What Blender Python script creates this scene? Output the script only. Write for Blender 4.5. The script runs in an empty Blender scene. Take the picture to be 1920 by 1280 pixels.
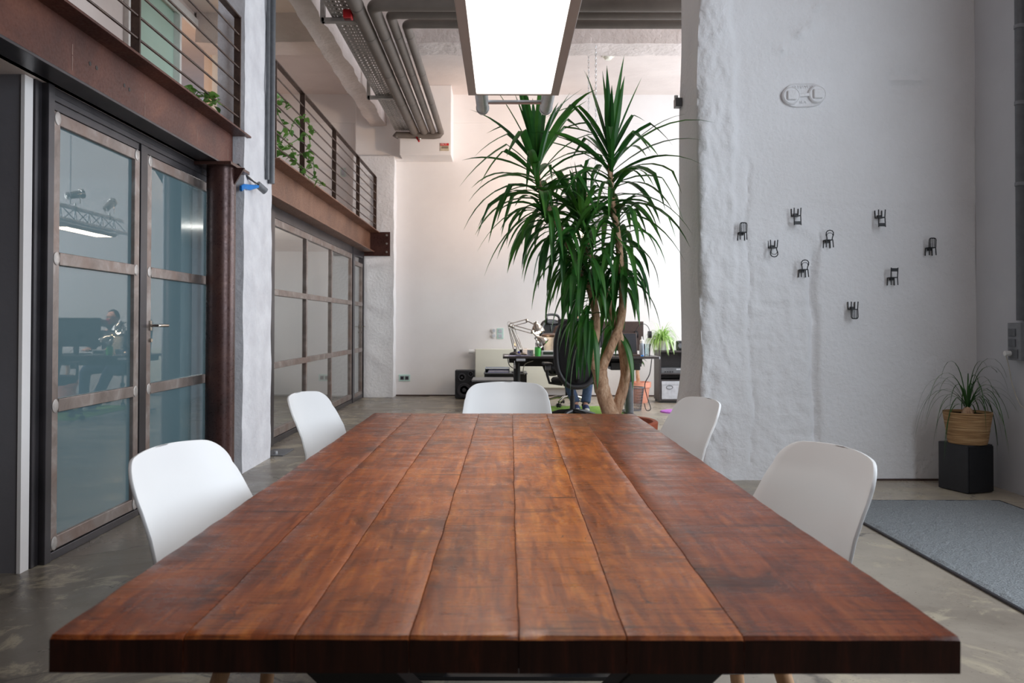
import bpy, bmesh, math, random
from mathutils import Vector, Matrix, noise
PI = math.pi
SC = bpy.context.scene
COL = SC.collection

# ------------------------------------------------------------------ camera
F, CX, CY, H = 1500.0, 943.0, 607.0, 1.135
TILT, ROLL = 0.013, 0.0022
cam_data = bpy.data.cameras.new('camera')
cam = bpy.data.objects.new('camera', cam_data)
COL.objects.link(cam)
cam.location = (0, 0, H)
cam.rotation_euler = (Matrix.Rotation(PI / 2 + TILT, 3, 'X') @ Matrix.Rotation(ROLL, 3, 'Z')).to_euler()
cam_data.sensor_width = 36.0
cam_data.lens = F / 1920 * 36
cam_data.shift_x = (960 - CX) / 1920
cam_data.shift_y = -(640 - CY + F * TILT) / 1920
cam_data.clip_start = 0.05
cam_data.dof.use_dof = True
cam_data.dof.focus_distance = 3.4
cam_data.dof.aperture_fstop = 7.0
SC.camera = cam

# ------------------------------------------------------------------ world, daylight, exposure
SC.view_settings.view_transform = 'Standard'
SC.view_settings.look = 'None'
SC.view_settings.gamma = 1.0
SC.view_settings.use_curve_mapping = False
SC.view_settings.exposure = 0.12
SC.cycles.use_denoising = True
SC.cycles.max_bounces = 8
SC.cycles.diffuse_bounces = 5
SC.cycles.glossy_bounces = 4
SC.cycles.transparent_max_bounces = 12
SC.cycles.sample_clamp_indirect = 6.0
world = bpy.data.worlds.new('world')
SC.world = world
world.use_nodes = True
bg = world.node_tree.nodes['Background']
bg.inputs[0].default_value = (0.72, 0.82, 1.0, 1)
bg.inputs[1].default_value = 0.6


def area(name, loc, rot, sx, sy, power, color, spread=PI):
    l = bpy.data.lights.new(name, 'AREA')
    l.shape = 'RECTANGLE'
    l.size, l.size_y = sx, sy
    l.energy = power
    l.color = color
    l.spread = spread
    o = bpy.data.objects.new(name, l)
    o.location = loc
    o.rotation_euler = rot
    COL.objects.link(o)
    return o


DAY = (0.82, 0.91, 1.0)
# daylight entering by the tall windows of the right-hand wall (area lights stand in the openings)
area('window_daylight_near', (3.62, 1.9, 2.55), (0, PI / 2, 0), 3.1, 3.4, 190, DAY)
area('window_daylight_far', (4.28, 8.3, 2.55), (0, PI / 2, 0), 3.3, 2.2, 140, (0.88, 0.94, 1.0))
area('window_daylight_end', (4.28, 11.1, 2.55), (0, PI / 2, 0), 3.3, 2.0, 112, (0.88, 0.94, 1.0))


def spot(name, loc, target, power, color, size=1.2, blend=0.9, rad=0.04):
    l = bpy.data.lights.new(name, 'SPOT')
    l.energy = power
    l.color = color
    l.spot_size = size
    l.spot_blend = blend
    l.shadow_soft_size = rad
    o = bpy.data.objects.new(name, l)
    o.location = loc
    d = Vector(target) - Vector(loc)
    o.rotation_euler = d.to_track_quat('-Z', 'Y').to_euler()
    COL.objects.link(o)
    return o


def point(name, loc, power, color, rad=0.05):
    l = bpy.data.lights.new(name, 'POINT')
    l.energy = power
    l.color = color
    l.shadow_soft_size = rad
    o = bpy.data.objects.new(name, l)
    o.location = loc
    COL.objects.link(o)
    return o


# ------------------------------------------------------------------ helpers
def P(px, py, d):
    """world point seen at photo pixel (px, py) at depth d"""
    return Vector(((px - CX) / F * d, d, H + (CY - py) / F * d))


def wpos(o):
    v = Vector((0, 0, 0))
    while o is not None:
        v += Vector(o.location)
        o = o.parent
    return v


class MB:
    def __init__(self):
        self.v = []
        self.f = []
        self.m = []
        self.mi = 0

    def add(self, vs, fs):
        b = len(self.v)
        self.v += [tuple(p) for p in vs]
        self.f += [tuple(b + i for i in f) for f in fs]
        self.m += [self.mi] * len(fs)
        return self

    def box(self, a, b, M=None):
        x0, y0, z0 = a
        x1, y1, z1 = b
        vs = [Vector(p) for p in ((x0, y0, z0), (x1, y0, z0), (x1, y1, z0), (x0, y1, z0),
                                  (x0, y0, z1), (x1, y0, z1), (x1, y1, z1), (x0, y1, z1))]
        if M is not None:
            vs = [M @ p for p in vs]
        return self.add(vs, ((0, 3, 2, 1), (4, 5, 6, 7), (0, 1, 5, 4), (1, 2, 6, 5), (2, 3, 7, 6), (3, 0, 4, 7)))

    def bar(self, p, q, w, h, up=(0, 0, 1)):
        """rectangular bar from p to q; w sideways, h along up"""
        p, q = Vector(p), Vector(q)
        d = (q - p)
        L = d.length
        d.normalize()
        s = d.cross(Vector(up))
        if s.length < 1e-4:
            s = d.cross(Vector((1, 0, 0)))
        s.normalize()
        u = s.cross(d).normalized()
        M = Matrix(((d.x, s.x, u.x, p.x), (d.y, s.y, u.y, p.y), (d.z, s.z, u.z, p.z), (0, 0, 0, 1)))
        return self.box((0, -w / 2, -h / 2), (L, w / 2, h / 2), M)

    def tube(self, pts, r, seg=10, cap=True, closed=False):
        pts = [Vector(p) for p in pts]
        n = len(pts)
        rs = r if isinstance(r, (list, tuple)) else [r] * n
        vs, fs = [], []
        prev = None
        for i in range(n):
            if closed:
                t = pts[(i + 1) % n] - pts[i - 1]
            else:
                t = pts[min(i + 1, n - 1)] - pts[max(i - 1, 0)]
            t.normalize()
            if prev is None:
                a = t.cross(Vector((0, 0, 1)))
                if a.length < 1e-3:
                    a = t.cross(Vector((1, 0, 0)))
            else:
                a = prev - t * prev.dot(t)
            a.normalize()
            prev = a
            b = t.cross(a)
            for k in range(seg):
                an = 2 * PI * k / seg
                vs.append(pts[i] + (a * math.cos(an) + b * math.sin(an)) * rs[i])
        m = n if closed else n - 1
        for i in range(m):
            j = (i + 1) % n
            for k in range(seg):
                k2 = (k + 1) % seg
                fs.append((i * seg + k, i * seg + k2, j * seg + k2, j * seg + k))
        if cap and not closed:
            fs.append(tuple(reversed(range(seg))))
            fs.append(tuple((n - 1) * seg + k for k in range(seg)))
        return self.add(vs, fs)

    def cyl(self, p, q, r, seg=20, r2=None):
        return self.tube([p, q], [r, r if r2 is None else r2], seg)

    def lathe(self, prof, c=(0, 0, 0), seg=28, M=None):
        """prof: list of (radius, z)"""
        vs, fs = [], []
        c = Vector(c)
        n = len(prof)
        for (r, z) in prof:
            for k in range(seg):
                an = 2 * PI * k / seg
                p = Vector((r * math.cos(an), r * math.sin(an), z))
                vs.append(c + (M @ p if M is not None else p))
        for i in range(n - 1):
            for k in range(seg):
                k2 = (k + 1) % seg
                fs.append((i * seg + k, i * seg + k2, (i + 1) * seg + k2, (i + 1) * seg + k))
        if prof[0][0] > 1e-4:
            fs.append(tuple(reversed(range(seg))))
        if prof[-1][0] > 1e-4:
            fs.append(tuple((n - 1) * seg + k for k in range(seg)))
        return self.add(vs, fs)

    def ball(self, c, r, seg=14, rings=9):
        rx, ry, rz = (r, r, r) if not isinstance(r, (tuple, list)) else r
        c = Vector(c)
        vs, fs = [], []
        for i in range(rings + 1):
            th = PI * i / rings
            for k in range(seg):
                an = 2 * PI * k / seg
                vs.append(c + Vector((rx * math.sin(th) * math.cos(an), ry * math.sin(th) * math.sin(an), -rz * math.cos(th))))
        for i in range(rings):
            for k in range(seg):
                k2 = (k + 1) % seg
                fs.append((i * seg + k, i * seg + k2, (i + 1) * seg + k2, (i + 1) * seg + k))
        return self.add(vs, fs)

    def leaf(self, base, d, L, w, droop, seg=7, fold=0.18, wp=0.35, twist=0.0, kink=None):
        """long strap leaf bending under its weight"""
        p = Vector(base)
        d = Vector(d).normalized()
        side = d.cross(Vector((0, 0, 1)))
        if side.length < 0.05:
            side = Vector((math.cos(twist * 9), math.sin(twist * 9), 0))
        side.normalize()
        side = (Matrix.Rotation(twist, 3, d) @ side)
        vs, fs = [], []
        st = L / seg
        for i in range(seg + 1):
            t = i / seg
            ww = w * (0.45 + 0.55 * min(1, t / wp)) if t < wp else w * (1 - ((t - wp) / (1 - wp)) ** 1.7)
            ww = max(ww, w * 0.02)
            nrm = side.cross(d).normalized()
            vs += [p - side * ww / 2 + nrm * ww * fold, p, p + side * ww / 2 + nrm * ww * fold]
            if i < seg:
                p = p + d * st
                k = droop * (1.0 + t * 0.7) / seg
                if kink and abs(t - kink) < 0.5 / seg:
                    k += 0.9
                hz = math.sqrt(d.x * d.x + d.y * d.y)
                d = (d + Vector((0, 0, -1)) * k * (0.25 + hz)).normalized()
        for i in range(seg):
            a = i * 3
            fs += [(a, a + 1, a + 4, a + 3), (a + 1, a + 2, a + 5, a + 4)]
        return self.add(vs, fs)

    def build(self, name, mat, parent=None, local=False, smooth=0.6, bevel=0, bseg=2, solid=0, sub=0, kind=None, clean=False):
        me = bpy.data.meshes.new(name)
        off = Vector((0, 0, 0)) if (local or parent is None) else wpos(parent)
        me.from_pydata([(x - off.x, y - off.y, z - off.z) for x, y, z in self.v], [], self.f)
        mats = mat if isinstance(mat, (list, tuple)) else [mat]
        for mm in mats:
            me.materials.append(mm)
        if len(mats) > 1:
            me.polygons.foreach_set('material_index', self.m)
        if clean:
            bm = bmesh.new()
            bm.from_mesh(me)
            bmesh.ops.remove_doubles(bm, verts=bm.verts, dist=1e-5)
            bm.to_mesh(me)
            bm.free()
        if smooth:
            me.polygons.foreach_set('use_smooth', [True] * len(me.polygons))
            me.set_sharp_from_angle(angle=smooth)
        me.update()
        o = bpy.data.objects.new(name, me)
        COL.objects.link(o)
        if parent is not None:
            o.parent = parent
        if solid:
            md = o.modifiers.new('solid', 'SOLIDIFY')
            md.thickness = solid
            md.offset = 0
        if bevel:
            md = o.modifiers.new('bevel', 'BEVEL')
            md.width = bevel
            md.segments = bseg
            md.limit_method = 'ANGLE'
            md.angle_limit = 0.7
        if sub:
            md = o.modifiers.new('sub', 'SUBSURF')
            md.levels = md.render_levels = sub
        if kind:
            o['kind'] = kind
        return o


def tag(o, label, cat, group=None, kind=None):
    o['label'] = label
    o['category'] = cat
    if group:
        o['group'] = group
    if kind:
        o['kind'] = kind
    return o


def thing(name, label, cat, loc=(0, 0, 0), rz=0, group=None):
    o = bpy.data.objects.new(name, None)
    o.empty_display_size = 0.1
    COL.objects.link(o)
    o.location = loc
    o.rotation_euler = (0, 0, rz)
    return tag(o, label, cat, group)


def frame_struct(name, loc=(0, 0, 0)):
    o = bpy.data.objects.new(name, None)
    COL.objects.link(o)
    o.location = loc
    o['kind'] = 'structure'
    return o


def kids(o):
    return [c for c in bpy.data.objects if c.parent == o]


def dup(root, loc, rot=None, label=None, group=None):
    def cp(o, par):
        c = o.copy()
        COL.objects.link(c)
        if par is not None:
            c.parent = par
        for k in kids(o):
            cp(k, c)
        return c
    r = cp(root, None)
    r.location = loc
    if rot is not None:
        r.rotation_euler = rot if isinstance(rot, (tuple, list)) else (0, 0, rot)
    if label:
        r['label'] = label
    if group:
        r['group'] = group
    return r


def text_mesh(body, size, M, mat, name, parent, ext=0.001, sx=1.0):
    cu = bpy.data.curves.new('tmp', 'FONT')
    cu.body = body
    cu.size = size
    cu.extrude = ext
    cu.align_x = 'CENTER'
    cu.align_y = 'CENTER'
    o = bpy.data.objects.new('tmp', cu)
    COL.objects.link(o)
    dg = bpy.context.evaluated_depsgraph_get()
    me = bpy.data.meshes.new_from_object(o.evaluated_get(dg))
    bpy.data.objects.remove(o)
    me.transform(Matrix.Diagonal((sx, 1, 1, 1)))
    me.transform(M)
    me.materials.clear()
    me.materials.append(mat)
    r = bpy.data.objects.new(name, me)
    COL.objects.link(r)
    r.parent = parent
    return r


# text standing upright facing -Y
UPR = Matrix.Rotation(PI / 2, 4, 'X')


# ------------------------------------------------------------------ materials
def srgb(r, g, b):
    def c(x):
        x /= 255
        return x / 12.92 if x <= 0.04045 else ((x + 0.055) / 1.055) ** 2.4
    return (c(r), c(g), c(b), 1)


def newmat(name):
    m = bpy.data.materials.new(name)
    m.use_nodes = True
    nt = m.node_tree
    return m, nt, nt.nodes['Principled BSDF']


def N(nt, t, **kw):
    n = nt.nodes.new(t)
    for k, v in kw.items():
        if k.startswith('i_'):
            n.inputs[k[2:].replace('_', ' ')].default_value = v
        else:
            setattr(n, k, v)
    return n


def coords(nt, scale=(1, 1, 1)):
    tc = N(nt, 'ShaderNodeTexCoord')
    mp = N(nt, 'ShaderNodeMapping')
    mp.inputs['Scale'].default_value = scale
    nt.links.new(tc.outputs['Object'], mp.inputs['Vector'])
    return mp.outputs['Vector']


def noise_tex(nt, vec, scale, detail=4, rough=0.55, dist=0.0):
    n = N(nt, 'ShaderNodeTexNoise')
    n.inputs['Scale'].default_value = scale
    n.inputs['Detail'].default_value = detail
    n.inputs['Roughness'].default_value = rough
    n.inputs['Distortion'].default_value = dist
    nt.links.new(vec, n.inputs['Vector'])
    return n.outputs['Fac']


def ramp(nt, fac, stops, interp='LINEAR'):
    r = N(nt, 'ShaderNodeValToRGB')
    r.color_ramp.interpolation = interp
    e = r.color_ramp.elements
    while len(e) > 1:
        e.remove(e[-1])
    e[0].position, e[0].color = stops[0]
    for p, c in stops[1:]:
        x = e.new(p)
        x.color = c
    nt.links.new(fac, r.inputs['Fac'])
    return r.outputs['Color']


def g(v):
    return (v, v, v, 1)


def mix(nt, fac, a, b, mode='MIX'):
    m = N(nt, 'ShaderNodeMix', data_type='RGBA', blend_type=mode)
    for s, v in ((m.inputs[0], fac), (m.inputs[6], a), (m.inputs[7], b)):
        if isinstance(v, (int, float)):
            s.default_value = v
        elif isinstance(v, tuple):
            s.default_value = v
        else:
            nt.links.new(v, s)
    return m.outputs[2]


def math_(nt, op, a, b=0.0, clamp=False):
    m = N(nt, 'ShaderNodeMath', operation=op)
    m.use_clamp = clamp
    for s, v in ((m.inputs[0], a), (m.inputs[1], b)):
        if isinstance(v, (int, float)):
            s.default_value = v
        else:
            nt.links.new(v, s)
    return m.outputs[0]


def bump(nt, bsdf, height, strength=0.3, dist=0.01, prev=None):
    b = N(nt, 'ShaderNodeBump')
    b.inputs['Strength'].default_value = strength
    b.inputs['Distance'].default_value = dist
    nt.links.new(height, b.inputs['Height'])
    if prev:
        nt.links.new(prev, b.inputs['Normal'])
    nt.links.new(b.outputs['Normal'], bsdf.inputs['Normal'])
    return b.outputs['Normal']


def simple(name, col, rough=0.5, metal=0.0, var=0.06, vscale=20, bmp=0.0, bscale=80, spec=0.5, trans=0, coat=0):
    m, nt, b = newmat(name)
    v = coords(nt)
    if var:
        f = noise_tex(nt, v, vscale, 3)
        lo = tuple(c * (1 - var * 2) for c in col[:3]) + (1,)
        hi = tuple(min(1, c * (1 + var * 2)) for c in col[:3]) + (1,)
        nt.links.new(ramp(nt, f, [(0.3, lo), (0.7, hi)]), b.inputs['Base Color'])
    else:
        b.inputs['Base Color'].default_value = col
    b.inputs['Roughness'].default_value = rough
    b.inputs['Metallic'].default_value = metal
    b.inputs['Specular IOR Level'].default_value = spec
    if coat:
        b.inputs['Coat Weight'].default_value = coat
    if trans:
        b.inputs['Transmission Weight'].default_value = trans
    if bmp:
        bump(nt, b, noise_tex(nt, v, bscale, 4), bmp, 0.004)
    return m


def plaster(name, col, col2, bscale=18, bst=0.35, bd=0.01, sc2=1.3, rough=0.75, dirt=None):
    m, nt, b = newmat(name)
    v = coords(nt)
    c = ramp(nt, noise_tex(nt, v, sc2, 5, 0.6), [(0.3, col2), (0.65, col)])
    if dirt:
        c = mix(nt, ramp(nt, noise_tex(nt, v, 3.1, 6, 0.7, 0.4), [(0.6, g(0)), (0.75, g(1))]), c, dirt)
    nt.links.new(c, b.inputs['Base Color'])
    b.inputs['Roughness'].default_value = rough
    b.inputs['Specular IOR Level'].default_value = 0.3
    n1 = bump(nt, b, noise_tex(nt, v, bscale, 6, 0.6), bst, bd)
    bump(nt, b, noise_tex(nt, v, bscale * 9, 3, 0.6), bst * 0.5, 0.002, n1)
    return m


M = {}
M['wall'] = plaster('white_plaster', srgb(240, 236, 234), srgb(233, 228, 226), 12, 0.16, 0.006)
M['rough'] = plaster('rough_white_plaster', srgb(238, 237, 238), srgb(230, 228, 228), 26, 0.85, 0.012)
M['ceil'] = plaster('painted_concrete', srgb(228, 216, 210), srgb(216, 203, 197), 9, 0.45, 0.01)
M['beamc'] = plaster('rough_painted_concrete', srgb(226, 214, 210), srgb(206, 194, 188), 14, 0.9, 0.02)
M['greywall'] = plaster('grey_painted_wall', srgb(205, 205, 208), srgb(196, 196, 200), 12, 0.2, 0.005)
M['nearwall'] = plaster('dark_grey_near_wall', srgb(122, 120, 124), srgb(112, 110, 114), 30, 0.2, 0.004)  # darker grey for the camera-facing side of the near left wall
M['darkwall'] = plaster('dark_rear_wall', srgb(120, 116, 114), srgb(104, 100, 98), 12, 0.2, 0.005)
M['pier'] = plaster('worn_pier_plaster', srgb(228, 227, 230), srgb(206, 204, 208), 20, 0.8, 0.012, 4.0, 0.7, srgb(232, 232, 234))


def floor_mat():
    m, nt, b = newmat('polished_concrete')
    v = coords(nt)
    a = noise_tex(nt, v, 0.55, 7, 0.62, 0.6)
    c = ramp(nt, a, [(0.30, srgb(118, 108, 97)), (0.46, srgb(148, 138, 125)), (0.58, srgb(166, 156, 141)), (0.75, srgb(186, 172, 150))])
    # darker grey mixed in toward the glazing, noise-broken edge, fading out toward the rug
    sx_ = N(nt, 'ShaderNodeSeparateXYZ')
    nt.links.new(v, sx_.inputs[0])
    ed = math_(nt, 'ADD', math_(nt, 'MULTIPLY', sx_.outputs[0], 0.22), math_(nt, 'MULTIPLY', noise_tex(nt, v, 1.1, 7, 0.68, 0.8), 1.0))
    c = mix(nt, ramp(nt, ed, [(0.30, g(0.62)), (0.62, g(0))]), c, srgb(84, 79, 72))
    st = noise_tex(nt, v, 2.4, 9, 0.72, 1.2)
    c = mix(nt, ramp(nt, st, [(0.52, g(0)), (0.60, g(0.55)), (0.70, g(0.1))]), c, srgb(190, 178, 152), 'MIX')
    sp = noise_tex(nt, v, 45, 4, 0.7)
    c = mix(nt, ramp(nt, sp, [(0.60, g(0)), (0.68, g(0.6))]), c, srgb(95, 88, 80))
    vo = N(nt, 'ShaderNodeTexVoronoi', feature='DISTANCE_TO_EDGE')
    vo.inputs['Scale'].default_value = 0.55
    w = N(nt, 'ShaderNodeVectorMath', operation='ADD')
    nn = N(nt, 'ShaderNodeTexNoise')
    nn.inputs['Scale'].default_value = 1.7
    nn.inputs['Detail'].default_value = 6
    nt.links.new(v, nn.inputs['Vector'])
    nt.links.new(v, w.inputs[0])
    nt.links.new(nn.outputs['Color'], w.inputs[1])
    nt.links.new(w.outputs[0], vo.inputs['Vector'])
    c = mix(nt, ramp(nt, vo.outputs['Distance'], [(0.0, g(0.75)), (0.008, g(0))]), c, srgb(70, 65, 60))
    nt.links.new(c, b.inputs['Base Color'])
    r = ramp(nt, noise_tex(nt, v, 1.6, 6, 0.65, 0.8), [(0.35, g(0.22)), (0.7, g(0.5))])
    nt.links.new(r, b.inputs['Roughness'])
    b.inputs['Specular IOR Level'].default_value = 0.5
    bump(nt, b, noise_tex(nt, v, 6, 8, 0.65), 0.12, 0.01)
    return m


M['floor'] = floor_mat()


def rust_mat(name, c1, c2, c3, rough=0.42, sc=2.5):
    m, nt, b = newmat(name)
    v = coords(nt)
    c = ramp(nt, noise_tex(nt, v, sc, 8, 0.65, 0.5), [(0.3, c1), (0.5, c2), (0.7, c3)])
    fine = noise_tex(nt, v, 60, 4, 0.6)
    c = mix(nt, ramp(nt, fine, [(0.6, g(0)), (0.75, g(0.35))]), c, srgb(50, 34, 30))
    nt.links.new(c, b.inputs['Base Color'])
    b.inputs['Metallic'].default_value = 0.35
    nt.links.new(ramp(nt, fine, [(0.3, g(rough - 0.08)), (0.7, g(rough + 0.14))]), b.inputs['Roughness'])
    bump(nt, b, fine, 0.08, 0.003)
    return m


M['rust'] = rust_mat('rusty_mill_steel', srgb(66, 36, 30), srgb(92, 52, 41), srgb(118, 72, 55))
M['rust2'] = rust_mat('brown_mill_steel', srgb(98, 64, 48), srgb(126, 88, 68), srgb(146, 106, 84))
M['columnsteel'] = rust_mat('dark_column_steel', srgb(50, 34, 32), srgb(74, 48, 44), srgb(96, 66, 56), 0.3)
M['darksteel'] = simple('dark_mill_steel', srgb(70, 67, 70), 0.32, 0.55, 0.12, 4)
M['weld'] = simple('ground_weld_steel', srgb(176, 170, 166), 0.42, 0.6, 0.12, 30)


def raw_steel():
    m, nt, b = newmat('ground_raw_steel')
    v = coords(nt)
    c = ramp(nt, noise_tex(nt, v, 7, 7, 0.6, 0.7), [(0.3, srgb(118, 106, 100)), (0.55, srgb(146, 134, 128)), (0.72, srgb(172, 164, 160))])
    c = mix(nt, ramp(nt, noise_tex(nt, v, 2.3, 5, 0.6), [(0.5, g(0)), (0.65, g(0.5))]), c, srgb(128, 98, 84))
    nt.links.new(c, b.inputs['Base Color'])
    b.inputs['Metallic'].default_value = 0.55
    b.inputs['Roughness'].default_value = 0.42
    return m


M['steel'] = raw_steel()


def glass_mat(name, tint, ior=1.55, rough=0.0):
    m = bpy.data.materials.new(name)
    m.use_nodes = True
    nt = m.node_tree
    nt.nodes.clear()
    out = N(nt, 'ShaderNodeOutputMaterial')
    tr = N(nt, 'ShaderNodeBsdfTransparent')
    tr.inputs[0].default_value = tint
    gl = N(nt, 'ShaderNodeBsdfGlossy')
    gl.inputs['Roughness'].default_value = rough
    gl.inputs['Color'].default_value = g(0.95)
    fr = N(nt, 'ShaderNodeFresnel')
    fr.inputs['IOR'].default_value = ior
    mx = N(nt, 'ShaderNodeMixShader')
    nt.links.new(fr.outputs[0], mx.inputs[0])
    nt.links.new(tr.outputs[0], mx.inputs[1])
    nt.links.new(gl.outputs[0], mx.inputs[2])
    nt.links.new(mx.outputs[0], out.inputs[0])
    return m




def film_glass():
    m = glass_mat('teal_film_glass', (0.62, 0.74, 0.76, 1), 2.0)
    nt = m.node_tree
    mx = [n for n in nt.nodes if n.type == 'MIX_SHADER'][0]
    tr = [n for n in nt.nodes if n.type == 'BSDF_TRANSPARENT'][0]
    df = N(nt, 'ShaderNodeBsdfDiffuse')
    df.inputs[0].default_value = srgb(106, 134, 142)
    m2 = N(nt, 'ShaderNodeMixShader')
    m2.inputs[0].default_value = 0.72
    nt.links.new(tr.outputs[0], m2.inputs[1])
    nt.links.new(df.outputs[0], m2.inputs[2])
    nt.links.new(m2.outputs[0], mx.inputs[1])
    return m


M['film'] = film_glass()
M['glass'] = glass_mat('window_glass', (0.74, 0.84, 0.86, 1), 2.1)
M['clear'] = glass_mat('clear_glass', (0.9, 0.94, 0.95, 1), 1.5)
M['green_glass'] = simple('frosted_green_glass', srgb(178, 205, 190), 0.35, 0, 0.03, 2)


def wood_table():
    m, nt, b = newmat('oiled_plank_wood')
    tc = N(nt, 'ShaderNodeTexCoord')
    at = N(nt, 'ShaderNodeAttribute', attribute_name='plank')
    cb = N(nt, 'ShaderNodeCombineXYZ')
    nt.links.new(math_(nt, 'MULTIPLY', at.outputs['Fac'], 7.3), cb.inputs[0])
    nt.links.new(math_(nt, 'MULTIPLY', at.outputs['Fac'], 13.1), cb.inputs[1])
    nt.links.new(math_(nt, 'MULTIPLY', at.outputs['Fac'], 3.7), cb.inputs[2])
    ad = N(nt, 'ShaderNodeVectorMath', operation='ADD')
    nt.links.new(tc.outputs['Object'], ad.inputs[0])
    nt.links.new(cb.outputs[0], ad.inputs[1])

    def mapped(s):
        mp = N(nt, 'ShaderNodeMapping')
        mp.inputs['Scale'].default_value = s
        nt.links.new(ad.outputs[0], mp.inputs['Vector'])
        return mp.outputs['Vector']
    grain = noise_tex(nt, mapped((16, 1.5, 11)), 2.4, 9, 0.68, 1.3)
    c = ramp(nt, grain, [(0.30, srgb(106, 50, 20)), (0.43, srgb(142, 72, 28)), (0.55, srgb(168, 92, 38)), (0.70, srgb(196, 122, 56))])
    # ring figure
    wv = N(nt, 'ShaderNodeTexWave', wave_type='RINGS', rings_direction='Z')
    wv.inputs['Scale'].default_value = 7.0
    wv.inputs['Distortion'].default_value = 9.0
    wv.inputs['Detail'].default_value = 4
    wv.inputs['Detail Scale'].default_value = 0.7
    nt.links.new(mapped((2.4, 0.5, 1)), wv.inputs['Vector'])
    c = mix(nt, 0.22, c, ramp(nt, wv.outputs['Fac'], [(0.0, g(0.35)), (0.35, g(0.95)), (1.0, g(1))]), 'MULTIPLY')
    # blotches
    bl = noise_tex(nt, mapped((3.0, 2.0, 2)), 2.1, 7, 0.68, 0.9)
    c = mix(nt, ramp(nt, bl, [(0.34, g(0.8)), (0.50, g(0))]), c, srgb(78, 38, 22))
    c = mix(nt, ramp(nt, bl, [(0.56, g(0)), (0.70, g(0.5))]), c, srgb(200, 118, 48))
    # saw marks across the planks
    saw = noise_tex(nt, mapped((2.2, 120, 3)), 1.5, 8, 0.8, 0.3)
    patch = noise_tex(nt, mapped((4, 2.2, 3)), 1.9, 4, 0.65)
    pm = ramp(nt, patch, [(0.40, g(0.12)), (0.58, g(1))])
    sm = math_(nt, 'MULTIPLY', ramp(nt, saw, [(0.52, g(0)), (0.585, g(1))]), pm)
    c = mix(nt, math_(nt, 'MULTIPLY', sm, 0.85), c, srgb(58, 28, 18))
    sl_ = math_(nt, 'MULTIPLY', ramp(nt, saw, [(0.36, g(1)), (0.45, g(0))]), pm)
    c = mix(nt, math_(nt, 'MULTIPLY', sl_, 0.35), c, srgb(206, 134, 78))
    # long cross cracks
    cr = noise_tex(nt, mapped((1.1, 34, 3)), 1.2, 3, 0.5, 0.5)
    c = mix(nt, ramp(nt, cr, [(0.69, g(0)), (0.71, g(0.85))]), c, srgb(36, 18, 12))
    # checks and knots
    ck = noise_tex(nt, mapped((14, 9, 8)), 1.8, 7, 0.75, 1.2)
    c = mix(nt, ramp(nt, ck, [(0.64, g(0)), (0.68, g(0.8))]), c, srgb(36, 18, 12))
    tint = ramp(nt, at.outputs['Fac'], [(0.0, (0.52, 0.38, 0.30, 1)), (0.2, (0.68, 0.56, 0.44, 1)), (0.4, (0.84, 0.76, 0.60, 1)), (0.6, (0.84, 0.80, 0.66, 1)), (0.8, (1.02, 1.02, 0.82, 1)), (1.0, (0.74, 0.56, 0.48, 1))])
    c = mix(nt, 1.0, c, tint, 'MULTIPLY')
    nt.links.new(c, b.inputs['Base Color'])
    r = ramp(nt, noise_tex(nt, mapped((3, 8, 3)), 3, 6, 0.7), [(0.3, g(0.2)), (0.7, g(0.40))])
    nt.links.new(r, b.inputs['Roughness'])
    b.inputs['Specular IOR Level'].default_value = 0.32
    n1 = bump(nt, b, saw, 0.22, 0.0018)
    bump(nt, b, bl, 0.22, 0.010, n1)
    return m


def end_grain():
    m, nt, b = newmat('dark_end_grain')
    v = coords(nt, (30, 1, 3))
    nt.links.new(ramp(nt, noise_tex(nt, v, 1.6, 6, 0.7, 0.5), [(0.3, srgb(34, 18, 14)), (0.55, srgb(62, 32, 22)), (0.75, srgb(96, 46, 28))]), b.inputs['Base Color'])
    b.inputs['Roughness'].default_value = 0.55
    b.inputs['Specular IOR Level'].default_value = 0.25
    return m


M['endgrain'] = end_grain()
M['table'] = wood_table()


def wood_simple(name, c1, c2, sc=(20, 20, 2), rough=0.5):
    m, nt, b = newmat(name)
    v = coords(nt, sc)
    nt.links.new(ramp(nt, noise_tex(nt, v, 2, 5, 0.6, 1), [(0.3, c1), (0.7, c2)]), b.inputs['Base Color'])
    b.inputs['Roughness'].default_value = rough
    return m


M['oak'] = wood_simple('light_oak', srgb(172, 128, 92), srgb(200, 158, 120))
M['shell'] = simple('white_moulded_plastic', srgb(220, 220, 220), 0.38, 0, 0.01, 3)
M['black'] = simple('black_powder_coat', srgb(26, 26, 28), 0.42, 0, 0.05, 20)
M['blackplastic'] = simple('black_plastic', srgb(30, 30, 34), 0.4)
M['charcoal'] = simple('charcoal_laminate', srgb(64, 58, 58), 0.45)
M['blackvinyl'] = simple('black_speaker_vinyl', srgb(36, 37, 42), 0.5)
M['cone'] = simple('speaker_cone_grey', srgb(62, 62, 68), 0.5)
M['white'] = simple('white_plastic', srgb(232, 231, 228), 0.4, 0, 0.02)
M['cream'] = simple('cream_enamel', srgb(232, 230, 215), 0.35, 0, 0.01, 2)
M['grey'] = simple('grey_plastic', srgb(128, 130, 134), 0.45)
M['midgrey'] = simple('grey_enamel', srgb(98, 100, 104), 0.4)
M['palegrey'] = simple('pale_grey_card', srgb(190, 193, 200), 0.6)
M['paper'] = simple('white_paper', srgb(225, 225, 235), 0.7, 0, 0.03)
M['paperblue'] = simple('bluish_paper', srgb(150, 150, 185), 0.6)
M['chrome'] = simple('polished_chrome', srgb(205, 200, 192), 0.12, 1.0, 0.04, 8)
M['alu'] = simple('satin_aluminium', srgb(212, 214, 216), 0.3, 0.8, 0.05, 12, 0.05, 60)
M['housing'] = simple('grey_lamp_housing', srgb(186, 178, 172), 0.4, 0.1, 0.02, 4)
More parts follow.
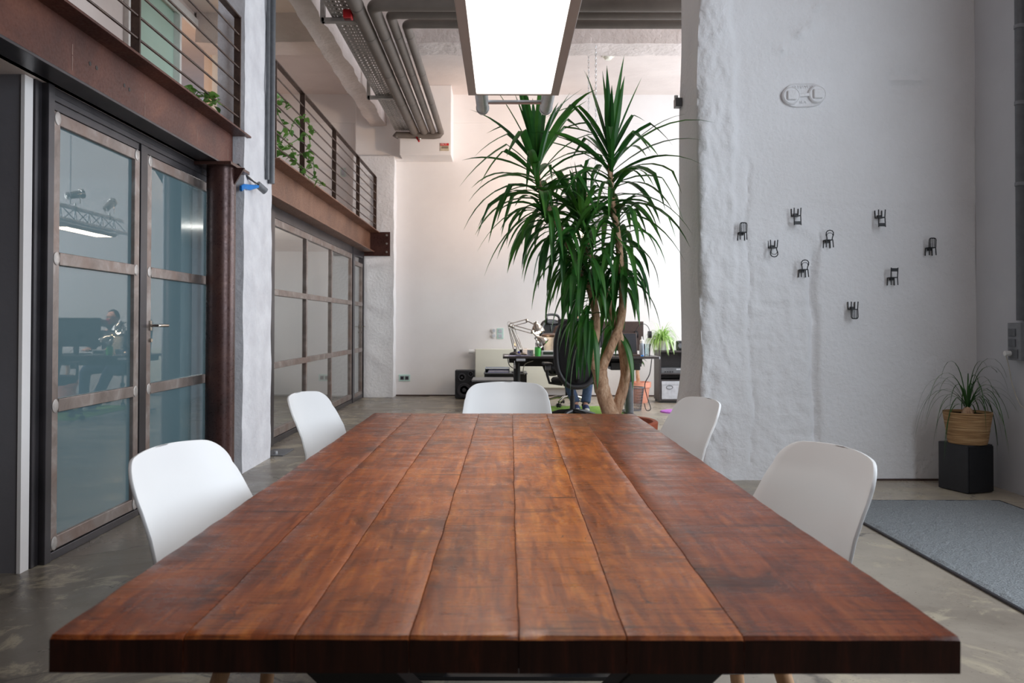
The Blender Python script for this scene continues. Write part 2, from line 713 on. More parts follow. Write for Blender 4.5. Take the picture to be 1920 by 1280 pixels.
M['pipe'] = simple('grey_pipe_jacket', srgb(104, 95, 88), 0.62, 0.0, 0.05, 5, 0.1, 30)
M['tray'] = simple('galvanised_steel', srgb(150, 146, 142), 0.5, 0.4, 0.06, 16)
M['red'] = simple('red_plastic', srgb(165, 20, 26), 0.35, 0, 0.05)
M['redlabel'] = simple('red_label', srgb(205, 30, 26), 0.5, 0, 0.02)
M['green'] = simple('green_plastic', srgb(92, 200, 92), 0.35, 0, 0.03)
M['blue'] = simple('blue_cable_jacket', srgb(20, 130, 215), 0.35, 0, 0.05)
M['lcd'] = simple('lcd_glass', srgb(72, 84, 72), 0.2, 0, 0.02)
M['screen'] = simple('dark_screen', srgb(30, 33, 42), 0.16, 0, 0.02)
M['brown'] = simple('dark_brown_shell', srgb(74, 56, 50), 0.4)
M['terracotta'] = simple('terracotta', srgb(186, 96, 66), 0.7, 0, 0.06, 9, 0.1)
M['pinkpot'] = simple('pink_terracotta', srgb(232, 160, 135), 0.7, 0, 0.04, 9)
M['soil'] = simple('potting_soil', srgb(62, 48, 40), 0.95, 0, 0.2, 40, 0.8, 60)
M['pink'] = simple('magenta_pile', srgb(180, 105, 190), 0.95, 0, 0.15, 90, 0.8, 120)
M['skin'] = simple('skin', srgb(226, 172, 150), 0.5, 0, 0.03)
M['shirt'] = simple('dark_shirt_cloth', srgb(46, 46, 58), 0.85, 0, 0.08, 30)
M['jeans'] = simple('blue_denim', srgb(78, 96, 130), 0.85, 0, 0.12, 40, 0.3, 150)
M['sneaker'] = simple('navy_canvas', srgb(46, 62, 108), 0.8, 0, 0.1)
M['hair'] = simple('dark_hair', srgb(46, 38, 36), 0.6, 0, 0.1)
M['jacket'] = simple('brown_cloth', srgb(84, 66, 62), 0.9, 0, 0.1, 20, 0.2)
M['mesh'] = simple('black_mesh_fabric', srgb(20, 20, 24), 0.85, 0, 0.1, 60, 0.4, 300)
M['cable'] = simple('dark_cable', srgb(48, 46, 50), 0.5)
M['whitecable'] = simple('pale_cable', srgb(196, 190, 178), 0.5)
M['thermo'] = simple('clear_tray_plastic', srgb(170, 178, 190), 0.25, 0, 0.02)


def emis(name, col, st):
    m = bpy.data.materials.new(name)
    m.use_nodes = True
    b = m.node_tree.nodes['Principled BSDF']
    b.inputs['Base Color'].default_value = col
    b.inputs['Emission Color'].default_value = col
    b.inputs['Emission Strength'].default_value = st
    return m


M['led'] = emis('led_diffuser', (1, 0.985, 0.97, 1), 3.0)
M['ledwarm'] = emis('warm_led_diffuser', (1, 0.80, 0.60, 1), 4.0)
M['bulb'] = emis('warm_bulb', (1, 0.72, 0.42, 1), 14.0)


def leaf_mat(name, c1, c2, c3, rough=0.38, sc=3.0, stripe=None):
    m, nt, b = newmat(name)
    v = coords(nt)
    geo = N(nt, 'ShaderNodeNewGeometry')
    f = noise_tex(nt, v, sc, 3)
    c = ramp(nt, f, [(0.3, c1), (0.5, c2), (0.72, c3)])
    c = mix(nt, 0.35, c, ramp(nt, geo.outputs['Random Per Island'], [(0.0, c1), (0.6, c2), (0.95, c3)]))
    nt.links.new(c, b.inputs['Base Color'])
    b.inputs['Roughness'].default_value = rough
    tl = N(nt, 'ShaderNodeBsdfTranslucent')
    nt.links.new(c, tl.inputs[0])
    mx = N(nt, 'ShaderNodeMixShader')
    mx.inputs[0].default_value = 0.28
    out = nt.nodes['Material Output']
    nt.links.new(b.outputs[0], mx.inputs[1])
    nt.links.new(tl.outputs[0], mx.inputs[2])
    nt.links.new(mx.outputs[0], out.inputs[0])
    return m


M['yucca'] = leaf_mat('yucca_leaf', srgb(32, 74, 38), srgb(50, 106, 44), srgb(98, 152, 58), 0.34)
M['pothos'] = leaf_mat('pothos_leaf', srgb(58, 98, 46), srgb(96, 146, 60), srgb(150, 186, 100), 0.4)
M['ponytail'] = leaf_mat('ponytail_leaf', srgb(34, 66, 30), srgb(56, 96, 42), srgb(86, 130, 60), 0.45)
M['spider'] = leaf_mat('spider_leaf', srgb(120, 168, 72), srgb(168, 208, 112), srgb(222, 238, 190), 0.45)


def bark_mat():
    m, nt, b = newmat('yucca_bark')
    v = coords(nt, (1, 1, 0.35))
    f = noise_tex(nt, v, 38, 6, 0.7, 0.6)
    nt.links.new(ramp(nt, f, [(0.3, srgb(128, 96, 72)), (0.48, srgb(192, 150, 118)), (0.7, srgb(226, 194, 164))]), b.inputs['Base Color'])
    b.inputs['Roughness'].default_value = 0.85
    bump(nt, b, f, 0.7, 0.01)
    return m


M['bark'] = bark_mat()


def basket_mat():
    m, nt, b = newmat('woven_raffia')
    v = coords(nt, (1, 1, 1))
    mp = coords(nt, (2.5, 2.5, 75))
    f = noise_tex(nt, mp, 2.0, 5, 0.6, 0.3)
    nt.links.new(ramp(nt, f, [(0.3, srgb(112, 78, 46)), (0.5, srgb(176, 136, 92)), (0.7, srgb(214, 178, 132))]), b.inputs['Base Color'])
    b.inputs['Roughness'].default_value = 0.8
    bump(nt, b, f, 0.9, 0.008)
    return m


M['basket'] = basket_mat()


def pile_mat(name, c1, c2, sc=70):
    m, nt, b = newmat(name)
    v = coords(nt)
    f = noise_tex(nt, v, sc, 4, 0.7)
    nt.links.new(ramp(nt, f, [(0.3, c1), (0.65, c2)]), b.inputs['Base Color'])
    b.inputs['Roughness'].default_value = 0.95
    b.inputs['Specular IOR Level'].default_value = 0.1
    bump(nt, b, f, 1.0, 0.02)
    return m


M['rug'] = pile_mat('blue_grey_pile', srgb(128, 132, 134), srgb(184, 188, 190), 120)
M['turf'] = pile_mat('green_turf', srgb(105, 150, 60), srgb(170, 205, 110), 60)

# ================================================================== THE SETTING
XD = -2.18          # plane of the glazed partitions
WY = 5.85           # plane of the rough plaster wall
CZ = 4.75           # ceiling

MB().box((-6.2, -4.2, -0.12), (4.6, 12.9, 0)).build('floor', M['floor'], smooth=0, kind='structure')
MB().box((-6.2, -4.2, CZ), (4.6, 12.9, CZ + 0.15)).build('ceiling', M['ceil'], smooth=0, kind='structure')


def rough_box(name, a, b, mat, amp=0.02, res=0.09, sc=4.0, seed=0):
    """box whose faces are gridded and pushed about by noise (hand-finished plaster)"""
    bm = bmesh.new()
    x0, y0, z0 = a
    x1, y1, z1 = b
    nx, ny, nz = [max(1, int(round(d / res))) for d in (x1 - x0, y1 - y0, z1 - z0)]

    def quadgrid(o, u, v, nu, nv):
        vs = [[bm.verts.new(Vector(o) + Vector(u) * i / nu + Vector(v) * j / nv) for j in range(nv + 1)] for i in range(nu + 1)]
        for i in range(nu):
            for j in range(nv):
                bm.faces.new((vs[i][j], vs[i + 1][j], vs[i + 1][j + 1], vs[i][j + 1]))
    dx, dy, dz = (x1 - x0, 0, 0), (0, y1 - y0, 0), (0, 0, z1 - z0)
    quadgrid(a, dx, dz, nx, nz)
    quadgrid((x1, y1, z0), (x0 - x1, 0, 0), dz, nx, nz)
    quadgrid((x1, y0, z0), dy, dz, ny, nz)
    quadgrid((x0, y1, z0), (0, y0 - y1, 0), dz, ny, nz)
    quadgrid((x0, y1, z0), (0, y0 - y1, 0), dx, ny, nx)
    quadgrid((x0, y0, z1), dx, dy, nx, ny)
    bmesh.ops.remove_doubles(bm, verts=bm.verts, dist=1e-4)
    for v in bm.verts:
        n = noise.noise_vector(v.co * sc + Vector((seed, 0, 0))) * amp + noise.noise_vector(v.co * sc * 3.3) * amp * 0.4
        v.co += n
    bmesh.ops.recalc_face_normals(bm, faces=bm.faces)
    me = bpy.data.meshes.new(name)
    bm.to_mesh(me)
    bm.free()
    me.materials.append(mat)
    me.polygons.foreach_set('use_smooth', [True] * len(me.polygons))
    me.set_sharp_from_angle(angle=0.9)
    o = bpy.data.objects.new(name, me)
    COL.objects.link(o)
    o['kind'] = 'structure'
    return o


# walls
MB().box((-3.7, 12.6, 0), (4.3, 12.85, 4.3)).build('wall_far', M['wall'], smooth=0, kind='structure')
MB().box((-3.7, 12.57, 4.3), (4.3, 12.85, CZ)).build('wall_far_upper', M['wall'], smooth=0, kind='structure')
rough_box('wall_far_pier', (-2.32, 12.33, 0), (-1.685, 12.6, 3.72), M['rough'], 0.012, 0.05, 4)
MB().box((-2.3, 12.4, 3.69), (-1.55, 12.6, CZ)).box((-1.57, 12.08, 3.69), (-0.79, 12.6, CZ)).build('wall_far_casing', M['wall'], smooth=0, bevel=0.008, kind='structure')
MB().box((-6.2, -4.2, 0), (4.6, -4, CZ)).build('wall_rear', M['darkwall'], smooth=0, kind='structure')
# right-hand wall with tall window openings (openings lie outside the frame, they admit the daylight)
w = MB()
w.box((3.46, -4, 0), (3.8, 5.85, 0.75)).box((3.46, -4, 4.35), (3.8, 5.85, CZ))
w.box((3.46, -4, 0.75), (3.8, 0.1, 4.35)).box((3.46, 3.7, 0.75), (3.8, 5.85, 4.35))
w.build('wall_right', M['greywall'], smooth=0, kind='structure')
w = MB()
w.box((4.2, 6.4, 0), (4.5, 12.6, 0.75)).box((4.2, 6.4, 4.3), (4.5, 12.6, CZ))
w.box((4.2, 6.4, 0.75), (4.5, 7.15, 4.3)).box((4.2, 9.45, 0.75), (4.5, 10.05, 4.3)).box((4.2, 12.15, 0.75), (4.5, 12.6, 4.3))
w.build('wall_right_far', M['wall'], smooth=0, kind='structure')


def daylight_window(name, x, y0, y1, z0, z1):
    w = MB()
    t = 0.05
    w.box((x, y0, z0), (x + t, y0 + t, z1)).box((x, y1 - t, z0), (x + t, y1, z1)).box((x, y0, z0), (x + t, y1, z0 + t)).box((x, y0, z1 - t), (x + t, y1, z1))
    ym = (y0 + y1) / 2
    w.box((x, ym - t / 2, z0), (x + t, ym + t / 2, z1))
    w.build(name, M['white'], smooth=0, kind='structure')


daylight_window('window_3', 3.66, 0.1, 3.7, 0.75, 4.35)
daylight_window('window_5', 4.32, 7.15, 9.45, 0.75, 4.3)
daylight_window('window_6', 4.32, 10.05, 12.15, 0.75, 4.3)


# thick rough-plastered wall on the right: a gridded sheet wrapping round its end face
def rough_wall():
    zs = [i * 0.024 for i in range(int(CZ / 0.024) + 2)]
    xs = [3.46 - i * 0.0165 for i in range(int((3.46 - 1.44) / 0.0165) + 1)]
    ys = [WY + 0.02 * i for i in range(1, 32)]
    cols = [('x', x) for x in xs] + [('y', y) for y in ys]

    def smoothstep(a, b, t):
        t = max(0, min(1, (t - a) / (b - a)))
        return t * t * (3 - 2 * t)

    def front(x, z):
        d = 0.010 * noise.noise(Vector((x * 1.3, z * 1.1, 3))) + 0.0035 * noise.noise(Vector((x * 6, z * 6, 9)))
        e = 1 - smoothstep(1.50, 1.92, x)                     # ragged band by the corner
        d += e * (0.020 * noise.noise(Vector((x * 4.5, z * 2.4, 1.0))) + 0.017 * noise.noise(Vector((x * 11, z * 6.5, 5.0))) + 0.016 * abs(noise.noise(Vector((x * 17 + z * 5, z * 11, 2.0)))) + 0.010 * noise.noise(Vector((x * 34, z * 26, 2.0))))
        # step where the ragged band ends
        xe = 1.70 + 0.05 * noise.noise(Vector((0, z * 2.2, 7))) + 0.02 * noise.noise(Vector((0, z * 13, 7)))
        d += 0.014 * (1 - smoothstep(xe - 0.02, xe + 0.004, x)) * smoothstep(1.0, 1.5, z)
        # long crack-like groove
        gx = 2.275 + 0.022 * noise.noise(Vector((1.5, z * 4.5, 2))) + (0.03 if z < 0.9 else 0) * (0.9 - z)
        if 0.18 < z < 1.72:
            wgt = smoothstep(0.18, 0.35, z) * (1 - smoothstep(1.6, 1.72, z))
            q = abs(x - gx)
            d -= 0.040 * wgt * math.exp(-(q / 0.026) ** 2)
            # plaster left of it lies a little lower, showing the brickwork
            if x < gx:
                bz = 1 - smoothstep(1.3, 1.7, z)
                course = abs((z / 0.085) % 1 - 0.5)
                row = int(z / 0.085)
                hx = ((x + (row % 2) * 0.12) / 0.25) % 1
                joint = max(math.exp(-((course - 0.5) / 0.13) ** 2), math.exp(-((min(hx, 1 - hx)) / 0.05) ** 2))
                lf = smoothstep(1.76, 1.84, x)
                d -= lf * bz * (0.006 + 0.007 * joint * (0.5 + 0.5 * noise.noise(Vector((x * 4, z * 4, 8)))))
                d += lf * bz * 0.010 * noise.noise(Vector((x * 14, z * 14, 4)))
        # blistered arch over the groove
        r = math.hypot((x - 2.12), (z - 1.62) * 0.9)
        d += 0.009 * math.exp(-((r - 0.22) / 0.035) ** 2) * (1 if z > 1.5 else 0.3)
        # second, fainter crack on the left
        cx = 1.80 + 0.05 * noise.noise(Vector((4.5, z * 1.5, 2))) + 0.02 * noise.noise(Vector((4.5, z * 9, 2)))
        if 0.1 < z < 2.35:
            d -= 0.014 * math.exp(-((x - cx) / 0.012) ** 2)
        # torn patch of plaster high on the right
        px, pz = (x - 2.965) / 0.17, (z - 2.92) / 0.095
        rr = math.hypot(px, pz) + 0.25 * noise.noise(Vector((x * 12, z * 12, 6)))
        d -= 0.032 * (1 - smoothstep(0.9, 1.02, rr)) * (0.5 + 0.5 * smoothstep(-0.8, 0.9, -pz)) * (0.8 + 0.4 * noise.noise(Vector((x * 20, z * 20, 3))))
        d += 0.018 * math.exp(-((pz - 0.05) / 0.12) ** 2) * (1 - smoothstep(0.8, 1.0, abs(px)))
        # small scabs
        for sx, sz, sr in ((2.26, 3.33, 0.06), (2.18, 3.27, 0.05), (2.31, 3.47, 0.035), (2.03, 3.15, 0.03)):
            q = math.hypot((x - sx) / sr, (z - sz) / sr * 1.4)
            if q < 1.4:
                d += 0.034 * math.exp(-q * q) * (0.6 + noise.noise(Vector((x * 25, z * 25, 1))))
        # faint ledge
        d += 0.005 * math.exp(-((z - 2.04) / 0.012) ** 2) * smoothstep(2.2, 2.5, x)
        return d

    def xend(z, y):
        flare = 0.085 * (1 - smoothstep(0.1, 1.0, z)) ** 1.3
        t = (y - WY) / 0.6
        base = 1.435 - 0.0 * t
        return base - flare * smoothstep(0, 0.6, t) + 0.012 * noise.noise(Vector((y * 2, z * 1.6, 11))) + 0.01 * math.sin(z * 2.1)
    bm = bmesh.new()
    grid = []
    for kind, c in cols:
        col = []
        for z in zs:
            z = min(z, CZ)
            if kind == 'x':
                d = front(c, z)
                r = max(0, 1 - (c - 1.44) / 0.05)
                x = c
                if c < 1.52:
                    x = c + (xend(z, WY) - 1.435) * (1 - (c - 1.44) / 0.08)
                col.append(bm.verts.new((x, WY - d + 0.02 * r * r, z)))
            else:
                t = c - WY
                lump = 0.02 * noise.noise(Vector((c * 4, z * 2.8, 21))) * max(0, 1 - t / 0.5)
                col.append(bm.verts.new((xend(z, c) - lump, c, z)))
        grid.append(col)
    for i in range(len(grid) - 1):
        for j in range(len(zs) - 1):
            bm.faces.new((grid[i][j], grid[i][j + 1], grid[i + 1][j + 1], grid[i + 1][j]))
    # back and right-hand return so the wall has its thickness
    yb = ys[-1]
    a = bm.verts.new((3.46, yb, 0))
    b_ = bm.verts.new((3.46, yb, CZ))
    left = grid[-1]
    bm.faces.new([left[j] for j in range(len(left))] + [b_, a])
    e0 = grid[0]
    bm.faces.new([e0[j] for j in range(len(e0))][::-1] + [a, b_])
    bmesh.ops.recalc_face_normals(bm, faces=bm.faces)
    me = bpy.data.meshes.new('wall_partition')
    bm.to_mesh(me)
    bm.free()
    me.materials.append(M['rough'])
    me.polygons.foreach_set('use_smooth', [True] * len(me.polygons))
    me.set_sharp_from_angle(angle=1.0)
    o = bpy.data.objects.new('wall_partition', me)
    COL.objects.link(o)
    o['kind'] = 'structure'


rough_wall()
MB().box((3.46, 5.86, 0), (4.3, 6.45, CZ)).build('wall_partition_end', M['wall'], smooth=0, kind='structure')

# left side: rooms behind the glazing, gallery above
MB().box((-2.20, 3.635, 0), (-2.183, 3.70, 2.268)).build('trim_3', M['wall'], smooth=0, kind='structure')
MB().box((-5.88, 3.64, 0), (-2.2, 3.70, 2.27)).build('wall_left_near', M['nearwall'], smooth=0, kind='structure')
MB().box((-6.1, -4, 0), (-5.9, 12.6, CZ)).build('wall_left', M['greywall'], smooth=0, kind='structure')
MB().box((-4.8, 3.70, 0), (-4.7, 12.6, 2.27)).build('wall_left_room', M['greywall'], smooth=0, kind='structure')
MB().box((-4.7, 6.3, 0), (-2.6, 6.45, 2.27)).build('wall_left_divider', M['greywall'], smooth=0, kind='structure')
MB().box((-5.9, -4, 2.27), (-2.13, 12.6, 2.5)).build('floor_gallery', M['ceil'], smooth=0, kind='structure')
# gallery back wall with an opening and a frosted door
w = MB()
w.box((-3.75, -4, 2.5), (-3.6, 7.62, CZ)).box((-3.75, 9.98, 2.5), (-3.6, 12.6, CZ)).box((-3.75, 7.62, 4.62), (-3.6, 9.98, CZ))
w.build('wall_gallery', M['ceil'], smooth=0, kind='structure')
MB().box((-3.72, 7.62, 2.5), (-3.69, 8.93, 4.62)).build('door_5', M['green_glass'], smooth=0, kind='structure')
fr = MB()
fr.box((-3.62, 9.90, 2.5), (-3.55, 9.98, 4.66)).box((-3.62, 7.56, 4.58), (-3.55, 9.98, 4.66)).box((-3.62, 7.54, 2.5), (-3.55, 7.62, 4.66)).box((-3.74, 8.91, 2.5), (-3.62, 8.96, 4.62))
fr.build('trim_gallery_door', M['white'], smooth=0, kind='structure')
MB().box((-3.62, 9.99, 2.5), (-2.12, 10.03, 2.5001)).build('trim_gallery_joint', M['greywall'], smooth=0, kind='structure')

# piers, downstand beams
rough_box('wall_pier', (-2.17, 6.05, 0), (-1.965, 6.78, CZ), M['pier'], 0.007, 0.05, 4)
rough_box('ceiling_beam_long', (-2.06, -3.9, 4.20), (-1.82, 12.45, 4.78), M['beamc'], 0.025, 0.1, 3.1, 4)
rough_box('ceiling_beam_cross', (-3.58, 9.26, 4.40), (4.18, 9.70, 4.78), M['beamc'], 0.016, 0.1, 3.1, 9)
rough_box('ceiling_beam_near', (-3.58, 3.2, 4.40), (3.44, 3.6, 4.78), M['beamc'], 0.016, 0.12, 3.1, 9)
MB().box((-3.6, 7.38, 4.735), (-2.08, 7.40, 4.76)).build('ceiling_joint', M['darksteel'], smooth=0, kind='structure')

# baseboard-like paint edges at the floor
MB().box((-1.68, 12.585, 0), (4.2, 12.6, 0.02)).build('baseboard_far', M['brown'], smooth=0, kind='structure')
MB().box((1.9, WY - 0.006, 0), (3.44, WY + 0.02, 0.014)).build('baseboard_right', M['brown'], smooth=0, kind='structure')


# ---------------------------------------------------------------- glazed partitions
def weld(mb, y, z, x, r=0.035):
    mb.ball((x, y, z), (0.002, r * 0.8, r * 0.95), 12, 6)


def glazed(name, gm, y0, y1, z0, z1, ysplits, zsplits, bar=0.055, handle=None, welds=True, depth=0.05, edge=None):
    zsplits = sorted(zsplits)
    root = frame_struct(name, (XD, (y0 + y1) / 2, z0))
    e = edge or bar
    fb = MB()
    x0, x1 = XD - depth / 2, XD + depth / 2
    for a, b in ((y0, y0 + e), (y1 - e, y1)):
        fb.box((x0, a, z0), (x1, b, z1))
    for a, b in ((z0, z0 + e), (z1 - e, z1)):
        fb.box((x0 + 0.001, y0 + e, a), (x1 - 0.001, y1 - e, b))
    for zc in zsplits:
        fb.box((x0 + 0.002, y0 + e, zc - bar / 2), (x1 + 0.003, y1 - e, zc + bar / 2))
    for yc in ysplits:
        fb.box((x0 + 0.003, yc - bar * 0.38, z0 + e), (x1 + 0.001, yc + bar * 0.38, z1 - e))
    fb.build('frame', M['steel'], root, smooth=0, bevel=0.003)
    gb = MB()
    ys = [y0 + e] + list(ysplits) + [y1 - e]
    zz = [z0 + e] + list(zsplits) + [z1 - e]
    for i in range(len(ys) - 1):
        for j in range(len(zz) - 1):
            ya = ys[i] + (bar * 0.38 if i else 0)
            yb = ys[i + 1] - (bar * 0.38 if i < len(ys) - 2 else 0)
            za = zz[j] + (bar / 2 if j else 0)
            zb = zz[j + 1] - (bar / 2 if j < len(zz) - 2 else 0)
            gb.add([(XD + 0.004, ya, za), (XD + 0.004, yb, za), (XD + 0.004, yb, zb), (XD + 0.004, ya, zb)], [(0, 1, 2, 3)])
    gb.build('glass_pane', M[gm], root, smooth=0)
    if welds:
        wb = MB()
        for zc in list(zsplits) + [z0 + e / 2, z1 - e / 2]:
            weld(wb, y0 + e * 0.6, zc, x1 + 0.002)
            weld(wb, y1 - e * 0.6, zc, x1 + 0.002)
        wb.build('weld_mark', M['weld'], root)
    if handle:
        hy, hz, sgn = handle
        hb = MB()
        hb.box((x1, hy - 0.012, hz - 0.03), (x1 + 0.008, hy + 0.012, hz + 0.03))
        hb.cyl((x1, hy, hz), (x1 + 0.055, hy, hz), 0.009, 12)
        hb.tube([(x1 + 0.05, hy, hz), (x1 + 0.055, hy + 0.02 * sgn, hz), (x1 + 0.055, hy + 0.13 * sgn, hz)], 0.0095, 12)
        hb.cyl((x1, hy, hz - 0.09), (x1 + 0.012, hy, hz - 0.09), 0.012, 12)
        hb.build('door_handle', M['chrome'], root)
    return root


glazed('door_1', 'film', 3.82, 4.735, 0.045, 2.155, [], [1.446, 0.735], 0.062)
glazed('door_2', 'film', 4.835, 5.93, 0.045, 2.155, [], [1.446, 0.735], 0.062, handle=(4.885, 1.12, 1))
glazed('window_1', 'glass', 7.48, 11.42, 0.06, 2.13, [8.79, 10.07], [1.43, 0.735], 0.06, edge=0.07)
glazed('window_2', 'glass', 6.83, 7.32, 0.06, 2.13, [], [1.43, 0.735], 0.05)
glazed('door_3', 'glass', 11.58, 12.27, 0.04, 2.05, [], [1.43, 0.735], 0.06, handle=(12.2, 1.09, -1))
# dark steel surrounds
t = MB()
t.box((XD - 0.05, 3.705, 0), (XD + 0.005, 3.76, 2.27)).box((XD - 0.04, 3.762, 0), (XD + 0.035, 3.815, 2.27))
t.box((XD - 0.04, 4.74, 0), (XD + 0.03, 4.83, 2.2)).box((XD - 0.04, 5.935, 0), (XD + 0.03, 6.03, 2.27))
t.box((XD - 0.03, 3.815, 2.16), (XD + 0.02, 5.94, 2.27)).box((XD - 0.03, 3.815, 2.20), (XD + 0.03, 5.94, 2.23)).box((XD - 0.03, 3.815, 0), (XD + 0.03, 5.94, 0.04))
t.build('trim_1', M['darksteel'], smooth=0, bevel=0.003, kind='structure')
t = MB()
t.box((XD - 0.04, 6.79, 0), (XD + 0.03, 6.83, 2.24)).box((XD - 0.04, 7.33, 0), (XD + 0.05, 7.46, 2.24)).box((XD - 0.04, 11.43, 0), (XD + 0.04, 11.57, 2.24)).box((XD - 0.04, 12.28, 0), (XD + 0.04, 12.34, 2.24))
t.box((XD - 0.03, 6.8, 2.13), (XD + 0.03, 12.33, 2.24)).box((XD - 0.03, 6.8, 0), (XD + 0.03, 12.33, 0.055))
t.build('trim_2', M['darksteel'], smooth=0, bevel=0.003, kind='structure')

# ================================================================== FIXED STEELWORK


def ibeam(name, label, y0, y1, z0, z1, mat, ttop=0.03, xt=-1.93, xb=-2.0, end_plate=False, holes=()):
    root = thing(name, label, 'beam', (-2.06, (y0 + y1) / 2, z0))
    w = MB()
    w.box((-2.09, y0, z0 + 0.012), (-2.045, y1, z1 - 0.012))
    o = w.build('web', mat, root, smooth=0)
    MB().box((-2.16, y0, z0), (xb, y1, z0 + 0.014)).build('bottom_flange', M['darksteel'] if not end_plate else mat, root, smooth=0, bevel=0.002)
    MB().box((-2.15, y0, z1 - 0.014), (xt, y1 + 0.08, z1)).build('top_flange', mat, root, smooth=0, bevel=0.002)
    if holes:
        hb = MB()
        for hy, hz in holes:
            hb.cyl((-2.0465, hy, hz), (-2.0435, hy, hz), 0.011, 14)
        hb.build('bolt_hole', M['black'], root)
    if end_plate:
        ep = MB().box((-2.15, y1, z0 - 0.06), (-1.74, y1 + 0.02, z1 + 0.0))
        e = ep.build('end_plate', M['columnsteel'], root, smooth=0, bevel=0.002)
        for bx in (-1.79,):
            for bz in (z0 + 0.0, z0 + 0.13, z0 + 0.26):
                MB().cyl((bx, y1 - 0.02, bz), (bx, y1, bz), 0.016, 6).build('bolt', M['tray'], e, smooth=0)
    return root


# chalk marks / bolt holes taken from the photo: a point on the web plane for each pixel
def onweb(px, py):
    d = -2.045 * F / (px - CX)
    return d, H + (CY - py) / F * d


hl = [onweb(164.5, 119), onweb(177, 127), onweb(229.5, 160), onweb(239, 168)]
b1 = ibeam('steel_beam', 'rust-brown steel I-beam above the near glass doors', -0.5, 6.03, 2.27, 2.565, M['rust'], holes=hl)
chalk = MB()
for px, py, hh in ((131, 92, .05), (131, 118, .07), (268, 182, .05), (268, 208, .06), (367, 255, .10), (425, 290, .08)):
    d, z = onweb(px, py)
    chalk.box((-2.0462, d - 0.003, z - hh / 2), (-2.0438, d + 0.003, z + hh / 2))
chalk.build('chalk_mark', simple('chalk', srgb(150, 125, 115), 0.9), b1, smooth=0)
b2 = ibeam('steel_beam', 'paler brown steel I-beam above the far gridded glazing', 6.79, 12.3, 2.235, 2.545, M['rust2'], xt=-1.90, xb=-1.98, end_plate=True)

# round steel column
col_ = thing('steel_column', 'round dark brown steel column beside the near glass doors', 'column', (-2.02, 5.72, 0))
MB().cyl((-2.02, 5.72, 0.0), (-2.02, 5.72, 2.25), 0.1, 40).build('shaft', M['columnsteel'], col_)
MB().box((-2.17, 5.57, 2.245), (-1.9, 5.98, 2.268)).build('cap_plate', M['columnsteel'], col_, smooth=0, bevel=0.002)
gz = MB()
gz.add([(-1.925, 5.70, 2.245), (-1.85, 5.70, 2.245), (-1.925, 5.70, 2.12), (-1.925, 5.72, 2.245), (-1.85, 5.72, 2.245), (-1.925, 5.72, 2.12)],
       [(0, 1, 2), (5, 4, 3), (0, 3, 4, 1), (1, 4, 5, 2), (2, 5, 3, 0)])
gz.build('gusset', M['columnsteel'], col_, smooth=0)


# railings
def railing(label, posts, y0, y1, zb, zt, x=-2.0):
    root = thing('railing', label, 'railing', (x, (y0 + y1) / 2, zb), group='steel railings along the gallery')
    MB().box((x - 0.025, y0, zt - 0.012), (x + 0.025, y1, zt)).build('handrail', M['darkrail'], root, smooth=0, bevel=0.002)
    for yp in posts:
        MB().box((x - 0.025, yp - 0.008, zb), (x + 0.025, yp + 0.008, zt - 0.012)).build('post', M['darkrail'], root, smooth=0, bevel=0.0015)
    n = 6
    for i in range(n):
        z = zb + 0.115 + i * (zt - zb - 0.13) / n * 1.0
        MB().cyl((x + 0.012, y0, z), (x + 0.012, y1, z), 0.0075, 10).build('bar', M['darkrail'], root)
    return root


M['darkrail'] = rust_mat('dark_railing_steel', srgb(56, 42, 38), srgb(78, 60, 52), srgb(98, 78, 64), 0.35, 6)
railing('nearer dark steel railing on the gallery edge, by the pink wall', [1.1, 2.7, 4.33, 5.99], -0.3, 6.0, 2.565, 3.44)
railing('farther dark steel railing on the gallery edge, overgrown by a vine', [6.86, 7.84, 9.32, 10.85, 12.3], 6.8, 12.32, 2.545, 3.40, -1.975)

# conduits on the pier
cd = thing('conduit', 'grey metal conduit running down the white pier between the glazed bays', 'conduit', (-1.955, 6.62, 2.2))
MB().cyl((-1.935, 6.66, 2.30), (-1.935, 6.66, CZ - 0.02), 0.028, 16).build('tube', M['midgrey'], cd)
MB().cyl((-1.945, 6.58, 2.32), (-1.945, 6.58, CZ - 0.02), 0.016, 12).build('tube', M['midgrey'], cd)
sl = thing('cable_sleeve', 'short grey sleeve with thin cords, slung from beam to conduit', 'sleeve', (-1.93, 6.2, 2.2))
MB().cyl(P(481, 346, 6.22), P(496, 359, 6.28), 0.028, 16).build('sleeve', M['grey'], sl)
for k in range(3):
    a, b = P(441 + 2 * k, 308, 6.02), P(484, 351 - 2 * k, 6.22)
    MB().tube([a, (a + b) / 2 + Vector((0, 0, -0.015 * k)), b], 0.006, 8).build('cord', M['cable'] if k else M['whitecable'], sl)
bc = MB()
for k in range(5):
    a, b = P(450, 357 - k * 1.5, 6.0), P(482, 350, 6.2)
    mid = (a + b) / 2 + Vector((0, 0, 0.012 * math.cos(k * 1.3)))
    bc.tube([a, a * .7 + mid * .3 + Vector((0, 0, .01)), mid, b], 0.012, 8)
tag(bc.build('cable_bundle', M['blue']), 'bright blue cable bundle looped between column and sleeve', 'cable')

# ---------------------------------------------------------------- ceiling services
PZ = 4.02


